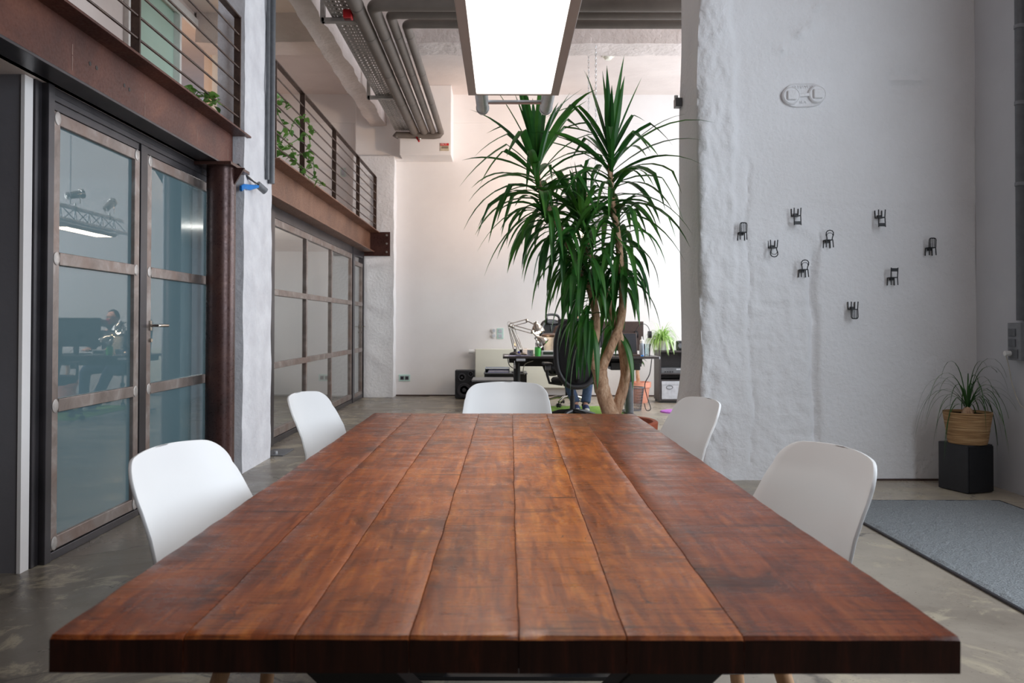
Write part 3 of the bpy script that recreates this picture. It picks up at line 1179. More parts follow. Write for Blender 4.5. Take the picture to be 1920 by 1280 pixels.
def pipe(label, x, r, y_elbow, zoff=0.0, along=True, y_start=-3.0):
    root = thing('pipe', label, 'pipe', (x, 12.0, PZ), group='insulated pipes under the ceiling')
    z = PZ + zoff
    yb = 12.02
    if along:
        pts = [(x, yb, z), (x, y_start, z)]
        MB().tube(pts, r, 20).build('straight_run', M['pipe'], root)
        ye = y_start
    else:
        ce = y_elbow + r * 1.6
        arc = [(x + (1 - math.cos(a)) * r * 1.6, ce - math.sin(a) * r * 1.6, z) for a in [PI / 2 * i / 6 for i in range(7)]]
        MB().tube([(x, yb, z)] + arc + [(3.4 if y_elbow < 5.8 else 4.15, y_elbow, z)], r, 20).build('straight_run', M['pipe'], root)
        ye = y_elbow + 0.3
    y = yb - 0.9
    k = 0
    while y > max(ye, 6.5):
        MB().tube([(x, y - 0.012, z), (x, y + 0.012, z)], r * 1.035, 20).build('joint_collar', M['darkpipe'], root)
        y -= 1.2 if k % 3 else 0.75
        k += 1
    if not along:
        for xx in (0.6, 2.0, 3.3):
            MB().tube([(xx - 0.012, y_elbow, z), (xx + 0.012, y_elbow, z)], r * 1.035, 20).build('joint_collar', M['darkpipe'], root)
    return root


M['darkpipe'] = simple('dark_pipe_tape', srgb(84, 76, 70), 0.5)
pipe('thickest insulated pipe next to the perforated tray, running straight on', -1.335, 0.066, 0)
pipe('second insulated pipe from the tray, turning right nearest the camera', -1.19, 0.060, 7.2, along=False)
pipe('third insulated pipe from the tray, turning right behind the lamp', -1.06, 0.046, 7.42, along=False)
pipe('thinnest insulated pipe, rightmost of the four and last to turn', -0.94, 0.044, 7.66, along=False)
ml = thing('pipe_manifold', 'bent grey pipe end with small valve below the white casing', 'pipe', (-1.2, 11.95, 3.95))
MB().tube([(-1.62, 11.98, 3.93), (-1.6, 11.98, 3.97), (-1.45, 12.0, 3.97), (-1.05, 12.0, 3.96), (-0.97, 12.0, 3.97), (-0.935, 12.0, 4.02)], 0.05, 14).build('pipe_bend', M['pipe'], ml)
MB().cyl((-1.3, 11.97, 3.93), (-1.26, 11.93, 3.86), 0.016, 10).build('valve_lever', M['red'], ml)
MB().ball((-1.25, 11.93, 3.9), 0.022).build('valve_body', M['chrome'], ml)

# perforated cable tray
tr = thing('cable_tray', 'perforated galvanised cable tray beside the thick pipe', 'cable tray', (-1.52, 8.0, 4.05))
tb = MB()
TX0, TX1, TZ = -1.635, -1.41, 4.05
tb.box((TX0, -2.5, TZ), (TX0 + 0.004, 12.05, TZ + 0.05)).box((TX1 - 0.004, -2.5, TZ), (TX1, 12.05, TZ + 0.05))
for k in range(8):
    xx = TX0 + 0.004 + k * (TX1 - TX0 - 0.008 - 0.018) / 7
    tb.box((xx, -2.5, TZ), (xx + 0.018, 12.05, TZ + 0.003))
y = 6.3
while y < 12.0:
    tb.box((TX0, y, TZ + 0.0005), (TX1, y + 0.045, TZ + 0.0035))
    y += 0.085
tb.build('perforated_channel', M['tray'], tr, smooth=0)
for yy in (7.6, 10.2):
    w = MB()
    w.box((TX0 - 0.10, yy - 0.03, TZ - 0.045), (TX1 + 0.002, yy + 0.03, TZ - 0.004)).box((TX0 - 0.11, yy - 0.03, TZ - 0.045), (TX0 - 0.07, yy + 0.03, TZ + 0.30))
    w.build('bracket', M['tray'], tr, smooth=0, bevel=0.002)
cb = MB()
for k in range(4):
    cb.tube([(-1.60 + k * 0.045 + 0.01 * math.sin(yy * 2 + k), yy, TZ + 0.014) for yy in [6 + i * 0.5 for i in range(13)]], 0.009, 6)
cb.build('laid_cable', M['cable'], tr)
sr = thing('alarm_siren', 'small red alarm box mounted under the cable tray', 'alarm', P(648, 22, 7.35))
MB().box(P(640, 14, 7.3), P(656, 30, 7.3) + Vector((0, 0.09, 0))).build('housing', M['red'], sr, smooth=0, bevel=0.006)
c = P(648, 32, 7.33)
MB().box((c.x - 0.03, c.y, c.z - 0.004), (c.x + 0.03, c.y + 0.05, c.z + 0.004)).build('sounder_slot', simple('dark_red', srgb(80, 10, 14), 0.5), sr, smooth=0)

# red and white label on the casing
lb = thing('casing_label', 'small red and white sticker at the corner of the white casing', 'sticker', P(832.5, 275, 12.07))
a = P(832.5, 275, 12.075)
MB().box((a.x - 0.066, a.y - 0.002, a.z - 0.058), (a.x + 0.066, a.y + 0.004, a.z + 0.058)).build('plate', simple('buff_label', srgb(196, 182, 158), 0.5), lb, smooth=0)
MB().box((a.x - 0.066, a.y - 0.003, a.z + 0.022), (a.x + 0.066, a.y, a.z + 0.058)).build('red_band', M['redlabel'], lb, smooth=0)
MB().box((a.x - 0.045, a.y - 0.003, a.z - 0.022), (a.x + 0.055, a.y, a.z + 0.012)).build('printed_panel', simple('brown_print', srgb(136, 120, 104), 0.5), lb, smooth=0)
text_mesh('HILTI', 0.030, Matrix.Translation((-0.014, -0.006, 0.041)) @ UPR, M['white'], 'lettering', lb, sx=1.35)

# smoke detector, sensor on the wall end
sd = thing('smoke_detector', 'small round smoke detector on the ceiling behind the lamp', 'smoke detector', P(1140, 104, 10.7))
q = Vector(((1140 - CX) / F * 10.75, 10.75, CZ))
MB().lathe([(0.0, -0.055), (0.04, -0.05), (0.055, -0.03), (0.06, -0.012), (0.085, -0.01), (0.085, 0)], q, 24).build('body', M['cream'], sd)
sn = thing('wall_sensor', 'small dark box high on the edge of the thick wall', 'sensor', P(1266, 188, 6.40))
q = P(1268, 190, 6.40)
MB().box((q.x - 0.012, q.y - 0.04, q.z - 0.04), (q.x + 0.04, q.y + 0.04, q.z + 0.03)).build('box', M['midgrey'], sn, smooth=0, bevel=0.004)
MB().cyl((q.x, q.y, q.z + 0.03), (q.x, q.y, q.z + 0.055), 0.016, 12).build('cap', M['white'], sn)


# ---------------------------------------------------------------- chains
def chain(label, p, q, link=0.045, r=0.0032, name='chain'):
    p, q = Vector(p), Vector(q)
    d = q - p
    n = max(2, int(d.length / (link * 0.72)))
    mb = MB()
    for i in range(n):
        c = p + d * (i + 0.5) / n
        pts = []
        for k in range(10):
            a = 2 * PI * k / 10
            s = 0.35 * link * math.cos(a) * 0.6
            u = 0.5 * link * math.sin(a)
            pts.append(c + (Vector((s, 0, u)) if i % 2 else Vector((0, s, u))))
        mb.tube(pts, r, 5, closed=True)
    return tag(mb.build(name, M['alu']), label, 'chain', 'chains holding the far lamp')


# ---------------------------------------------------------------- truss lamps
def truss_lamp(label, xc, y0, y1, zp, w, ty0, ty1, tz, tw, ledmat, power, lcol, bays, ztop=0.19, xt=None):
    root = thing('ceiling_light', label, 'ceiling light', (xc, (y0 + y1) / 2, zp), group='LED panels on trusses')
    h = 0.035
    e = 0.030
    fr = MB()
    fr.box((xc - w / 2, y0, zp), (xc - w / 2 + e, y1, zp + h)).box((xc + w / 2 - e, y0, zp), (xc + w / 2, y1, zp + h))
    fr.box((xc - w / 2 + e, y0, zp), (xc + w / 2 - e, y0 + e, zp + h)).box((xc - w / 2 + e, y1 - e * 0.5, zp), (xc + w / 2 - e, y1, zp + h))
    fr.box((xc - w / 2 + e, y0 + e, zp + 0.012), (xc + w / 2 - e, y1 - e * 0.5, zp + h))
    fr.build('housing', M['housing'], root, smooth=0, bevel=0.0015)
    MB().box((xc - w / 2 + e, y0 + e, zp + 0.004), (xc + w / 2 - e, y1 - e * 0.5, zp + 0.0115)).build('diffuser', ledmat, root, smooth=0)
    xm = xc if xt is None else xt
    for s in (-1, 1):
        MB().cyl((xm + s * tw / 2, ty0, tz), (xm + s * tw / 2, ty1, tz), 0.0255, 24).build('chord', M['alu'], root)
        e1 = MB()
        e1.lathe([(0.0255, 0), (0.0275, 0.0), (0.0275, 0.012), (0.0245, 0.02), (0.0245, 0.03), (0.0, 0.031)], (0, 0, 0), 24, None)
        m = Matrix.Rotation(-PI / 2, 3, 'X')
        e1.v = [tuple(m @ Vector(p) + Vector((xm + s * tw / 2, ty1, tz))) for p in e1.v]
        e1.build('end_fitting', M['alu'], root)
    MB().cyl((xm, ty0, tz + ztop), (xm, ty1, tz + ztop), 0.0255, 20).build('chord', M['alu'], root)
    br = MB()
    n = bays
    for i in range(n + 1):
        y = ty0 + 0.06 + (ty1 - ty0 - 0.14) * i / n
        br.cyl((xm - tw / 2, y, tz), (xm + tw / 2, y, tz), 0.0085, 10)
        if i < n:
            y2 = ty0 + 0.06 + (ty1 - ty0 - 0.14) * (i + 1) / n
            ym = (y + y2) / 2
            for s in (-1, 1):
                br.cyl((xm + s * tw / 2, y, tz), (xm, ym, tz + ztop), 0.0065, 8)
                br.cyl((xm, ym, tz + ztop), (xm + s * tw / 2, y2, tz), 0.0065, 8)
    br.build('lattice', M['alu'], root)
    l = area('panel_glow', (xc, (y0 + y1) / 2, zp + 0.001), (0, 0, 0), w - 2 * e - 0.02, y1 - y0 - 2 * e, power, lcol)
    l.parent = root
    l.location = Vector((0, 0, 0.001))
    return root


truss_lamp('large bright LED panel hung low above the wooden table', 0.037, 1.6, 2.91, 1.968, 0.33, 1.3, 3.30, 2.03, 0.262, M['led'], 9, (1, 0.98, 0.95), 5, xt=0.045)
truss_lamp('far LED panel on a truss, mostly hidden behind the tall yucca', 1.06, 9.66, 10.86, 2.30, 0.30, 9.2, 11.35, 2.39, 0.22, M['ledwarm'], 14, (1, 0.84, 0.66), 6)
LT = 2.58
chain('bright chain by the left of the far lamp, lit warm by a spotlight', (1.07, 10.0, 4.74), (1.07, 10.0, LT + 0.02))
chain('thin grey chain hanging from the ceiling, right of the warm-lit one', (1.085, 9.35, 4.74), (1.085, 9.35, LT + 0.02))


def spotlight(label, p, aim, power, warm):
    p = Vector(p)
    root = thing('spotlight', label, 'spotlight', p, group='spotlights on the far truss')
    d = (Vector(aim) - p).normalized()
    rot = d.to_track_quat('Z', 'Y').to_matrix()
    b = MB().lathe([(0.0, -0.13), (0.03, -0.125), (0.045, -0.10), (0.05, 0.0), (0.052, 0.06), (0.062, 0.065), (0.062, 0.10), (0.056, 0.10), (0.054, 0.07), (0.0, 0.055)], p, 22, rot)
    b.build('can', M['chrome'], root)
    MB().lathe([(0.0, 0.062), (0.045, 0.066)], p, 18, rot).build('lamp_lens', M['bulb'], root)
    y = MB()
    y.bar(p + Vector((-0.062, 0, 0.0)), p + Vector((-0.062, 0, -0.11)), 0.02, 0.004, (1, 0, 0)).bar(p + Vector((0.062, 0, 0.0)), p + Vector((0.062, 0, -0.11)), 0.02, 0.004, (1, 0, 0))
    y.bar(p + Vector((-0.062, 0, -0.11)), p + Vector((0.062, 0, -0.11)), 0.02, 0.004)
    y.cyl(p + Vector((0, 0, -0.11)), p + Vector((0, 0, -0.155)), 0.012, 10)
    y.build('yoke', M['chrome'], root)
    MB().cyl(p + Vector((0, -0.02, -0.175)), p + Vector((0, 0.02, -0.175)), 0.036, 16).build('clamp', M['chrome'], root)
    l = spot('spot_beam', p + d * 0.11, aim, power, warm, 1.5, 1.0, 0.05)
    l.parent = root
    l.location = l.location - p
    return root


spotlight('nearer chrome spotlight clamped on the far truss, aimed at the wall', (1.06, 10.1, 2.755), (-0.6, 12.6, 3.6), 130, (1, 0.66, 0.42))
spotlight('farther chrome spotlight clamped on the far truss', (1.06, 10.98, 2.755), (0.9, 12.6, 3.9), 15, (1, 0.66, 0.42))
point('meeting_room_fill', (-3.6, 4.9, 2.0), 14, (0.85, 0.95, 1.0), 0.2)  # added fill without a fixture, brightens the room behind the film glass
point('back_room_fill', (-3.6, 9.4, 2.0), 45, (1.0, 0.95, 0.92), 0.2)  # added fill too, no lamp there; lifts the far glazed bay
point('gallery_room_lamp', (-4.6, 9.2, 3.9), 22, (1, 0.72, 0.5), 0.15)

# ================================================================== TABLE
R = random.Random(7)


def build_table():
    YN, YF, ZT, TH = 0.990, 3.445, 0.75, 0.045
    root = thing('dining_table', 'long reddish-brown plank table with black crossed legs in the foreground', 'table', (0.0, 2.2, 0))
    seams = [-0.553, -0.389, -0.240, -0.100, 0.042, 0.188, 0.334, 0.563]
    seamn = [-0.557, -0.393, -0.256, -0.114, 0.019, 0.154, 0.298, 0.563]
    rnd = [0.12, 0.28, 0.45, 0.62, 0.80, 0.50, 0.02]
    vs, fs, at, endf = [], [], [], []
    NY = 90

    def wob(k, y):
        a = 0.0022 if 0 < k < 7 else 0.004
        t = (y - YN) / (YF - YN)
        return seamn[k] * (1 - t) + seams[k] * t + a * noise.noise(Vector((k * 5.1, y * 3.2, 1))) + a * 0.7 * noise.noise(Vector((k * 2.1, y * 14, 4)))
    cb_ = len(vs)
    vs += [(x, y, z) for z in (ZT - TH + 0.002, ZT - 0.004) for x, y in ((-0.54, YN + 0.01), (0.55, YN + 0.01), (0.55, YF - 0.012), (-0.54, YF - 0.012))]
    for f_ in ((0, 3, 2, 1), (4, 5, 6, 7), (0, 1, 5, 4), (1, 2, 6, 5), (2, 3, 7, 6), (3, 0, 4, 7)):
        endf.append(len(fs))
        fs.append(tuple(cb_ + i for i in f_))
        at.append(0.3)
    for k in range(7):
        base = len(vs)
        yn = YN + 0.0006 * math.sin(k * 2.3)
        yf = YF + 0.005 * math.sin(k * 1.7 + 1)
        dz = 0.0005 * math.sin(k * 3.1)
        gl = 0.0008
        nc = 0
        for j in range(NY + 1):
            t = j / NY
            y = yn + (yf - yn) * t
            xa = wob(k, y) + (gl / 2 if k else 0)
            xb = wob(k + 1, y) - (gl / 2 if k < 6 else 0)
            if j in (0, NY):
                pass
            zc = ZT + dz
            r = 0.006 if k not in (0,) else 0.006
            nb = 7
            prof = [(xa, ZT - TH), (xa, zc - 0.0018), (xa + 0.0005, zc - 0.0005), (xa + 0.002, zc)]
            for i in range(1, nb):
                xx = xa + 0.002 + (xb - xa - 0.004) * i / nb
                prof.append((xx, zc + 0.0009 * noise.noise(Vector((xx * 5, y * 6, k)))))
            prof += [(xb - 0.002, zc), (xb - 0.0005, zc - 0.0005), (xb, zc - 0.0018), (xb, ZT - TH)]
            nc = len(prof)
            edge = 0.0
            for i, (x, z) in enumerate(prof):
                zz = z
                if j == 0 and z > ZT - 0.02:
                    zz = z - 0.004
                yy = y
                if j == 0:
                    yy = y + 0.0025 * noise.noise(Vector((x * 18, 0, z * 9)))
                vs.append((x, yy, zz))
            if j == 0:
                # rounded arris along the near end
                for i, (x, z) in enumerate(prof):
                    vs.append((x, y + 0.005, z))
        rows = NY + 2
        for j in range(rows - 1):
            for i in range(nc):
                i2 = (i + 1) % nc
                a = base + j * nc
                b = a + nc
                fs.append((a + i, a + i2, b + i2, b + i))
                at.append(rnd[k])
        endf.append(len(fs))
        fs.append(tuple(base + i for i in range(nc))[::-1])
        at.append(rnd[k])
        endf.append(len(fs))
        fs.append(tuple(base + (rows - 1) * nc + i for i in range(nc)))
        at.append(rnd[k])
    o3 = wpos(root)
    me = bpy.data.meshes.new('tabletop')
    me.from_pydata([(x - o3.x, y - o3.y, z - o3.z) for x, y, z in vs], [], fs)
    bm = bmesh.new()
    bm.from_mesh(me)
    bmesh.ops.recalc_face_normals(bm, faces=bm.faces)
    bm.to_mesh(me)
    bm.free()
    a = me.attributes.new('plank', 'FLOAT', 'FACE')
    a.data.foreach_set('value', at)
    me.materials.append(M['table'])
    me.materials.append(M['endgrain'])
    for fi in endf:
        me.polygons[fi].material_index = 1
    me.polygons.foreach_set('use_smooth', [True] * len(me.polygons))
    me.set_sharp_from_angle(angle=0.6)
    o = bpy.data.objects.new('tabletop', me)
    COL.objects.link(o)
    o.parent = root
    zb = ZT - TH
    for y in (1.42, 2.62):
        for s in (-1, 1):
            MB().bar((-0.46 * s, y + 0.03 * s, zb - 0.006), (0.28 * s, y + 0.03 * s, 0.0), 0.055, 0.11, (1, 0, 0)).build('leg', M['black'], root, smooth=0, bevel=0.003)
        MB().box((-0.52, y - 0.07, zb - 0.012), (0.52, y + 0.07, zb)).build('top_plate', M['black'], root, smooth=0, bevel=0.002)
        MB().box((-0.44, y - 0.06, 0.0), (0.44, y + 0.06, 0.012)).build('foot_bar', M['black'], root, smooth=0, bevel=0.002)


build_table()


# ================================================================== CHAIRS
def shell_mesh():
    """moulded shell facing +X: seat flows into a curved, flared back"""
    prof = [(0.225, 0.425, .165), (0.222, 0.44, .19), (0.205, 0.452, .205), (0.16, 0.456, .226), (0.08, 0.451, .236), (0.0, 0.448, .240), (-0.08, 0.450, .238), (-0.14, 0.460, .232),
            (-0.18, 0.482, .224), (-0.208, 0.525, .222), (-0.232, 0.58, .220), (-0.255, 0.64, .2175), (-0.279, 0.70, .213), (-0.300, 0.75, .2055), (-0.310, 0.77, .2025), (-0.317, 0.785, .197)]
    for i in range(1, 9):
        a = PI / 2 * i / 8
        prof.append((-0.317 - 0.020 * math.sin(a), 0.785 + 0.055 * math.sin(a), .197 - 0.062 * (1 - math.cos(a)) ** 1.0))
    n = 18
    vs, fs = [], []
    for r, (x, z, w) in enumerate(prof):
        t = max(0, min(1, (z - 0.47) / 0.2))
        for i in range(n + 1):
            u = -1 + 2 * i / n
            cv = 0.058 * t
            lift = 0.018 * (1 - t) * (abs(u) ** 3)
            arch = 0.012 * (1 - u * u) * max(0, (z - 0.6) / 0.23)
            front = (0.012 * (1 - abs(u) ** 2) if x > 0.15 and z < .46 else 0)
            yy = u * w
            arch = 0.014 * (1 - (yy / 0.2) ** 2) * max(0, (z - 0.6) / 0.23)
            vs.append((x + cv * (yy / 0.21) ** 2 + front, yy, z + lift + arch))
    for r in range(len(prof) - 1):
        for i in range(n):
            a = r * (n + 1) + i
            fs.append((a, a + 1, a + n + 2, a + n + 1))
    return vs, fs


def make_chair(label):
    root = thing('plastic_shell_chair', label, 'chair', (0, 0, 0), 0, 'white shell chairs around the table')
    vs, fs = shell_mesh()
    mb = MB()
    mb.add(vs, fs)
    o = mb.build('seat_shell', M['shell'], root, local=True, smooth=3.1, solid=0.008)
    b = o.modifiers.new('bevel', 'BEVEL')
    b.width = 0.002
    b.segments = 2
    MB().box((-0.13, -0.13, 0.418), (0.14, 0.13, 0.436)).build('seat_mount', M['white'], root, local=True, smooth=0, bevel=0.004)
    for sx, sy in ((1, 1), (1, -1), (-1, 1), (-1, -1)):
        MB().tube([(0.11 * sx, 0.11 * sy, 0.428), (0.20 * sx if sx > 0 else -0.16, 0.17 * sy, 0.21), (0.30 * sx if sx > 0 else -0.2, 0.205 * sy, 0.0)], [0.018, 0.016, 0.010], 14).build('leg', M['oak'], root, local=True)
    return root


ch = make_chair('white shell chair at the left side of the table, nearest the camera')


def put(x, y, rz):
    return (x, y, 0), rz


ch.location = (-0.455, 1.785, 0)
ch.rotation_euler = (0, 0, -0.17)
dup(ch, (-0.505, 3.20, 0), -0.17, 'white shell chair at the far left corner of the table, before the gridded glazing')
dup(ch, (0.02, 3.55, 0), -PI / 2, 'white shell chair at the far end of the table, facing the camera')
dup(ch, (0.455, 1.785, 0), PI + 0.17, 'pale shell chair at the right of the table, nearest the camera and the rug')
dup(ch, (0.455, 2.98, 0), PI + 0.18, 'pale shell chair at the right far corner of the table, before the thick white wall')

# ================================================================== RIGHT SIDE
# rug
rg = MB()
nx, ny = 46, 150
RX0, RX1, RY0, RY1 = 2.06, 3.18, 0.9, 5.14
vs = []
for i in range(nx + 1):
    for j in range(ny + 1):
        x = RX0 + (RX1 - RX0) * i / nx
        y = RY0 + (RY1 - RY0) * j / ny
        z = 0.018 + 0.006 * noise.noise(Vector((x * 30, y * 30, 0))) + 0.003 * noise.noise(Vector((x * 5, y * 5, 4)))
        if i in (0, nx) or j in (0, ny):
            z = 0.010
        vs.append((x, y, z))
rg.add(vs, [(i * (ny + 1) + j, (i + 1) * (ny + 1) + j, (i + 1) * (ny + 1) + j + 1, i * (ny + 1) + j + 1) for i in range(nx) for j in range(ny)])
rug = thing('area_rug', 'blue-grey deep-pile rug with dark edge on the right', 'rug', (2.6, 3.0, 0))
rg.build('pile', M['rug'], rug, smooth=0.0)
bd = MB()
bd.box((RX0 - 0.012, RY0 - 0.012, 0.0), (RX0 + 0.004, RY1 + 0.012, 0.012)).box((RX1 - 0.004, RY0 - 0.012, 0), (RX1 + 0.012, RY1 + 0.012, 0.012)).box((RX0, RY1 - 0.004, 0), (RX1, RY1 + 0.012, 0.012)).box((RX0, RY0 - 0.012, 0), (RX1, RY0 + 0.004, 0.012))
bd.build('binding', M['cable'], rug, smooth=0, bevel=0.003)

# black pedestal box (a speaker) with the basket plant
sp = thing('speaker_pedestal', 'black box loudspeaker in the right corner, carrying the basket plant', 'speaker', (3.19, 5.50, 0), 0.32)
MB().box((-0.11, -0.10, 0.004), (0.11, 0.14, 0.325)).build('cabinet', M['blackvinyl'], sp, local=True, smooth=0, bevel=0.004)
MB().box((-0.104, -0.112, 0.012), (0.104, -0.10, 0.317)).build('front_grille', M['mesh'], sp, local=True, smooth=0, bevel=0.004)
pl = thing('potted_ponytail_plant', 'small drooping plant in a woven straw basket in the right corner', 'plant', (3.19, 5.50, 0.325))
PC = Vector((3.19, 5.50, 0.326))
MB().lathe([(0.0, 0.0), (0.118, 0.0), (0.124, 0.02), (0.135, 0.1), (0.146, 0.17), (0.152, 0.215), (0.143, 0.215), (0.138, 0.19), (0.0, 0.19)], PC, 40).build('basket', M['basket'], pl)
MB().lathe([(0.0, 0.0), (0.139, 0.0)], PC + Vector((0, 0, 0.198)), 30).build('soil', M['soil'], pl)
MB().lathe([(0.0395, 0.0), (0.03, 0.03), (0.012, 0.05), (0.0, 0.055)], PC + Vector((0, 0, 0.198)), 16).build('bulb', M['bark'], pl)
R = random.Random(11)
lf = MB()
for k in range(46):
    a = R.uniform(0, 2 * PI)
    el = R.uniform(0.6, 1.45)
    L = R.uniform(0.40, 0.72)
    d = Vector((math.cos(a) * math.cos(el), math.sin(a) * math.cos(el) * 0.6, math.sin(el)))
    lf.leaf(PC + Vector((0.01 * math.cos(a), 0.01 * math.sin(a), 0.235)), d, L, 0.0085, R.uniform(3.6, 7.0), 14, 0.12, 0.15)
lf.build('foliage', M['ponytail'], pl)

# wall-mounted things on the right wall
cp = thing('conduit', 'dark vertical conduit at the far right edge above the switch box', 'conduit', (3.43, 5.36, 1.2))
MB().cyl((3.435, 5.30, 1.165), (3.435, 5.30, CZ - 0.01), 0.03, 20).build('tube', M['midgrey'], cp)
for z in (2.07, 2.61, 3.12, 3.7):
    MB().cyl((3.435, 5.30, z - 0.012), (3.435, 5.30, z + 0.012), 0.034, 20).build('clip', M['grey'], cp)
sb = thing('switch_box', 'grey switch and socket block on the right wall', 'switch box', (3.45, 5.33, 0.95))
MB().box((3.405, 5.26, 0.90), (3.459, 5.40, 1.15)).build('housing', M['grey'], sb, smooth=0, bevel=0.004)
for i, z in enumerate((1.085, 1.015)):
    for yy in (5.375, 5.41 - 0.09 + 0.02):
        MB().box((3.398, yy - 0.028, z - 0.025), (3.405, yy + 0.008, z + 0.025)).build('switch', M['midgrey'], sb, smooth=0, bevel=0.002)
MB().box((3.399, 5.29, 0.912), (3.405, 5.375, 0.975)).build('socket', M['midgrey'], sb, smooth=0, bevel=0.003)
MB().cyl((3.36, 5.36, 0.945), (3.399, 5.36, 0.945), 0.017, 16).build('plug', M['white'], sb)
MB().tube([(3.37, 5.36, 0.93), (3.40, 5.38, 0.86), (3.425, 5.39, 0.75), (3.44, 5.37, 0.66), (3.445, 5.33, 0.60), (3.45, 5.20, 0.55)], 0.0035, 8).build('lead', M['whitecable'], sb)

# miniature chairs on the rough wall
MC = M['minichair'] = simple('matt_black_plastic', srgb(24, 24, 28), 0.5)


def mini_chair(kind, label):
    """seen from behind: back toward the camera, front of the seat against the wall"""
    root = thing('miniature_chair', label, 'miniature chair', (0, 0, 0), 0, 'miniature chairs hooked on the rough wall')
    hw, dp, h = 0.0235, 0.056, 0.124
    r = 0.0037
    sz = 0.056
    MB().box((-hw - 0.001, -dp, sz - 0.004), (hw + 0.001, 0.0, sz + 0.003)).build('seat', MC, root, local=True, smooth=0, bevel=0.0012)
    MB().box((-0.011, -0.022, sz - 0.020), (0.011, 0.0, sz - 0.004)).build('wall_hook', MC, root, local=True, smooth=0, bevel=0.001)
    for s in (-1, 1):
        MB().tube([(s * hw, -0.004, sz), (s * (hw + 0.002), -0.003, 0)], r, 8).build('leg', MC, root, local=True)
        if kind == 'curved':
            MB().tube([(s * hw, -dp + 0.003, sz), (s * (hw + 0.003), -dp - 0.002, 0)], r, 8).build('leg', MC, root, local=True)
        else:
            MB().tube([(s * hw, -dp + 0.003, sz), (s * (hw + 0.001), -dp - 0.002, 0)], r, 8).build('leg', MC, root, local=True)
    b = MB()
    yb = -dp + 0.002
    if kind == 'curved':
        pts = [(-hw * 0.78, yb, sz), (-hw * 0.85, yb - 0.002, sz + 0.018), (-hw * 1.12, yb - 0.004, sz + 0.034), (-hw * 1.1, yb - 0.006, sz + 0.052), (-hw * 0.7, yb - 0.007, sz + 0.064), (0, yb - 0.008, sz + 0.068)]
        pts += [(-x, y, z) for x, y, z in pts[-2::-1]]
        b.tube(pts, r, 8)
        pts = [(-hw * 0.95, yb - 0.004, sz + 0.026), (-hw * 0.8, yb - 0.005, sz + 0.042), (-hw * 0.35, yb - 0.006, sz + 0.049)]
        pts += [(-x, y, z) for x, y, z in pts[::-1]]
        b.tube(pts, r * 0.6, 8)
    elif kind == 'slat':
        pts = [(-hw, yb, sz), (-hw, yb - 0.004, sz + 0.055), (-hw * 0.85, yb - 0.005, sz + 0.064), (-hw * 0.55, yb - 0.005, sz + 0.067)]
        pts += [(-x, y, z) for x, y, z in pts[::-1]]
        b.tube(pts, r * 1.1, 8)
        for x in (-0.5, 0, 0.5):
            b.tube([(hw * x * 1.02, yb, sz), (hw * x * 1.02, yb - 0.005, sz + 0.066)], r * 0.8, 6)
    else:
        for s in (-1, 1):
            b.tube([(s * hw, yb, sz), (s * (hw + 0.001), yb - 0.006, sz + 0.070)], r, 8)
        b.box((-hw, yb - 0.008, sz + 0.042), (hw, yb - 0.003, sz + 0.066))
    b.build('backrest', MC, root, local=True, smooth=0.6)
    return root


protos = {}
MINI = [('slat', 1391, 433, 0, 'slat-backed miniature black chair, upright, leftmost on the rough wall'),
        ('slat', 1744, 461, 0, 'slat-backed miniature black chair, upright, rightmost on the rough wall'),
        ('slat', 1598, 580, 1, 'slat-backed miniature black chair hung upside down, lowest on the rough wall'),
        ('curved', 1552, 447, 0, 'round-backed miniature black chair, upright, the higher and right of two'),
        ('curved', 1505.5, 502.5, 0, 'round-backed miniature black chair, upright, just below the wall blister'),
        ('curved', 1448, 465, 1, 'round-backed miniature black chair hung upside down'),
        ('panel', 1492, 405, 1, 'panel-backed miniature black chair upside down, left of its twin'),
        ('panel', 1649.5, 408, 1, 'panel-backed miniature black chair upside down, the right one of the two'),
        ('panel', 1672.5, 517, 0, 'panel-backed miniature black chair, the only upright one of its kind')]
for kind, px, py, inv, label in MINI:
    p = P(px, py, WY - 0.028)
    x = p.x + 0.003
    if kind in protos:
        c = dup(protos[kind], (x, WY - 0.004, 0), 0.0, label)
    else:
        c = mini_chair(kind, label)
        protos[kind] = c
    if inv:
        c.location = (x, WY - 0.004, p.z + 0.062)
        c.rotation_euler = (0, PI, 0)
    else:
        c.location = (x, WY - 0.004, p.z - 0.062)
        c.rotation_euler = (0, 0, 0)

# cast anchor plate
ap = thing('anchor_plate', 'white-painted oval wall anchor plate with two big bolt heads', 'anchor plate', P(1508, 176, WY))
c = P(1508, 176, WY - 0.008)
mb = MB()
ol = []
for k in range(48):
    a = 2 * PI * k / 48
    x = 0.150 * math.copysign(abs(math.cos(a)) ** 0.62, math.cos(a))
    z = 0.088 * math.copysign(abs(math.sin(a)) ** 0.8, math.sin(a))
    ol.append((x, z))
for sc_, yy in ((1.0, 0.02), (1.0, -0.004), (0.97, -0.010), (0.90, -0.006), (0.86, -0.002)):
    mb.v += [(c.x + x * sc_, c.y + yy, c.z + z * sc_ + x * 0.03) for x, z in ol]
for i in range(4):
    for k in range(48):
        k2 = (k + 1) % 48
        mb.f.append((i * 48 + k, i * 48 + k2, (i + 1) * 48 + k2, (i + 1) * 48 + k))
        mb.m.append(0)
mb.f.append(tuple(4 * 48 + k for k in range(48)))
mb.m.append(0)
mb.build('plate', M['rough'], ap, smooth=0.8)
ry = Matrix.Rotation(PI / 2, 3, 'X')
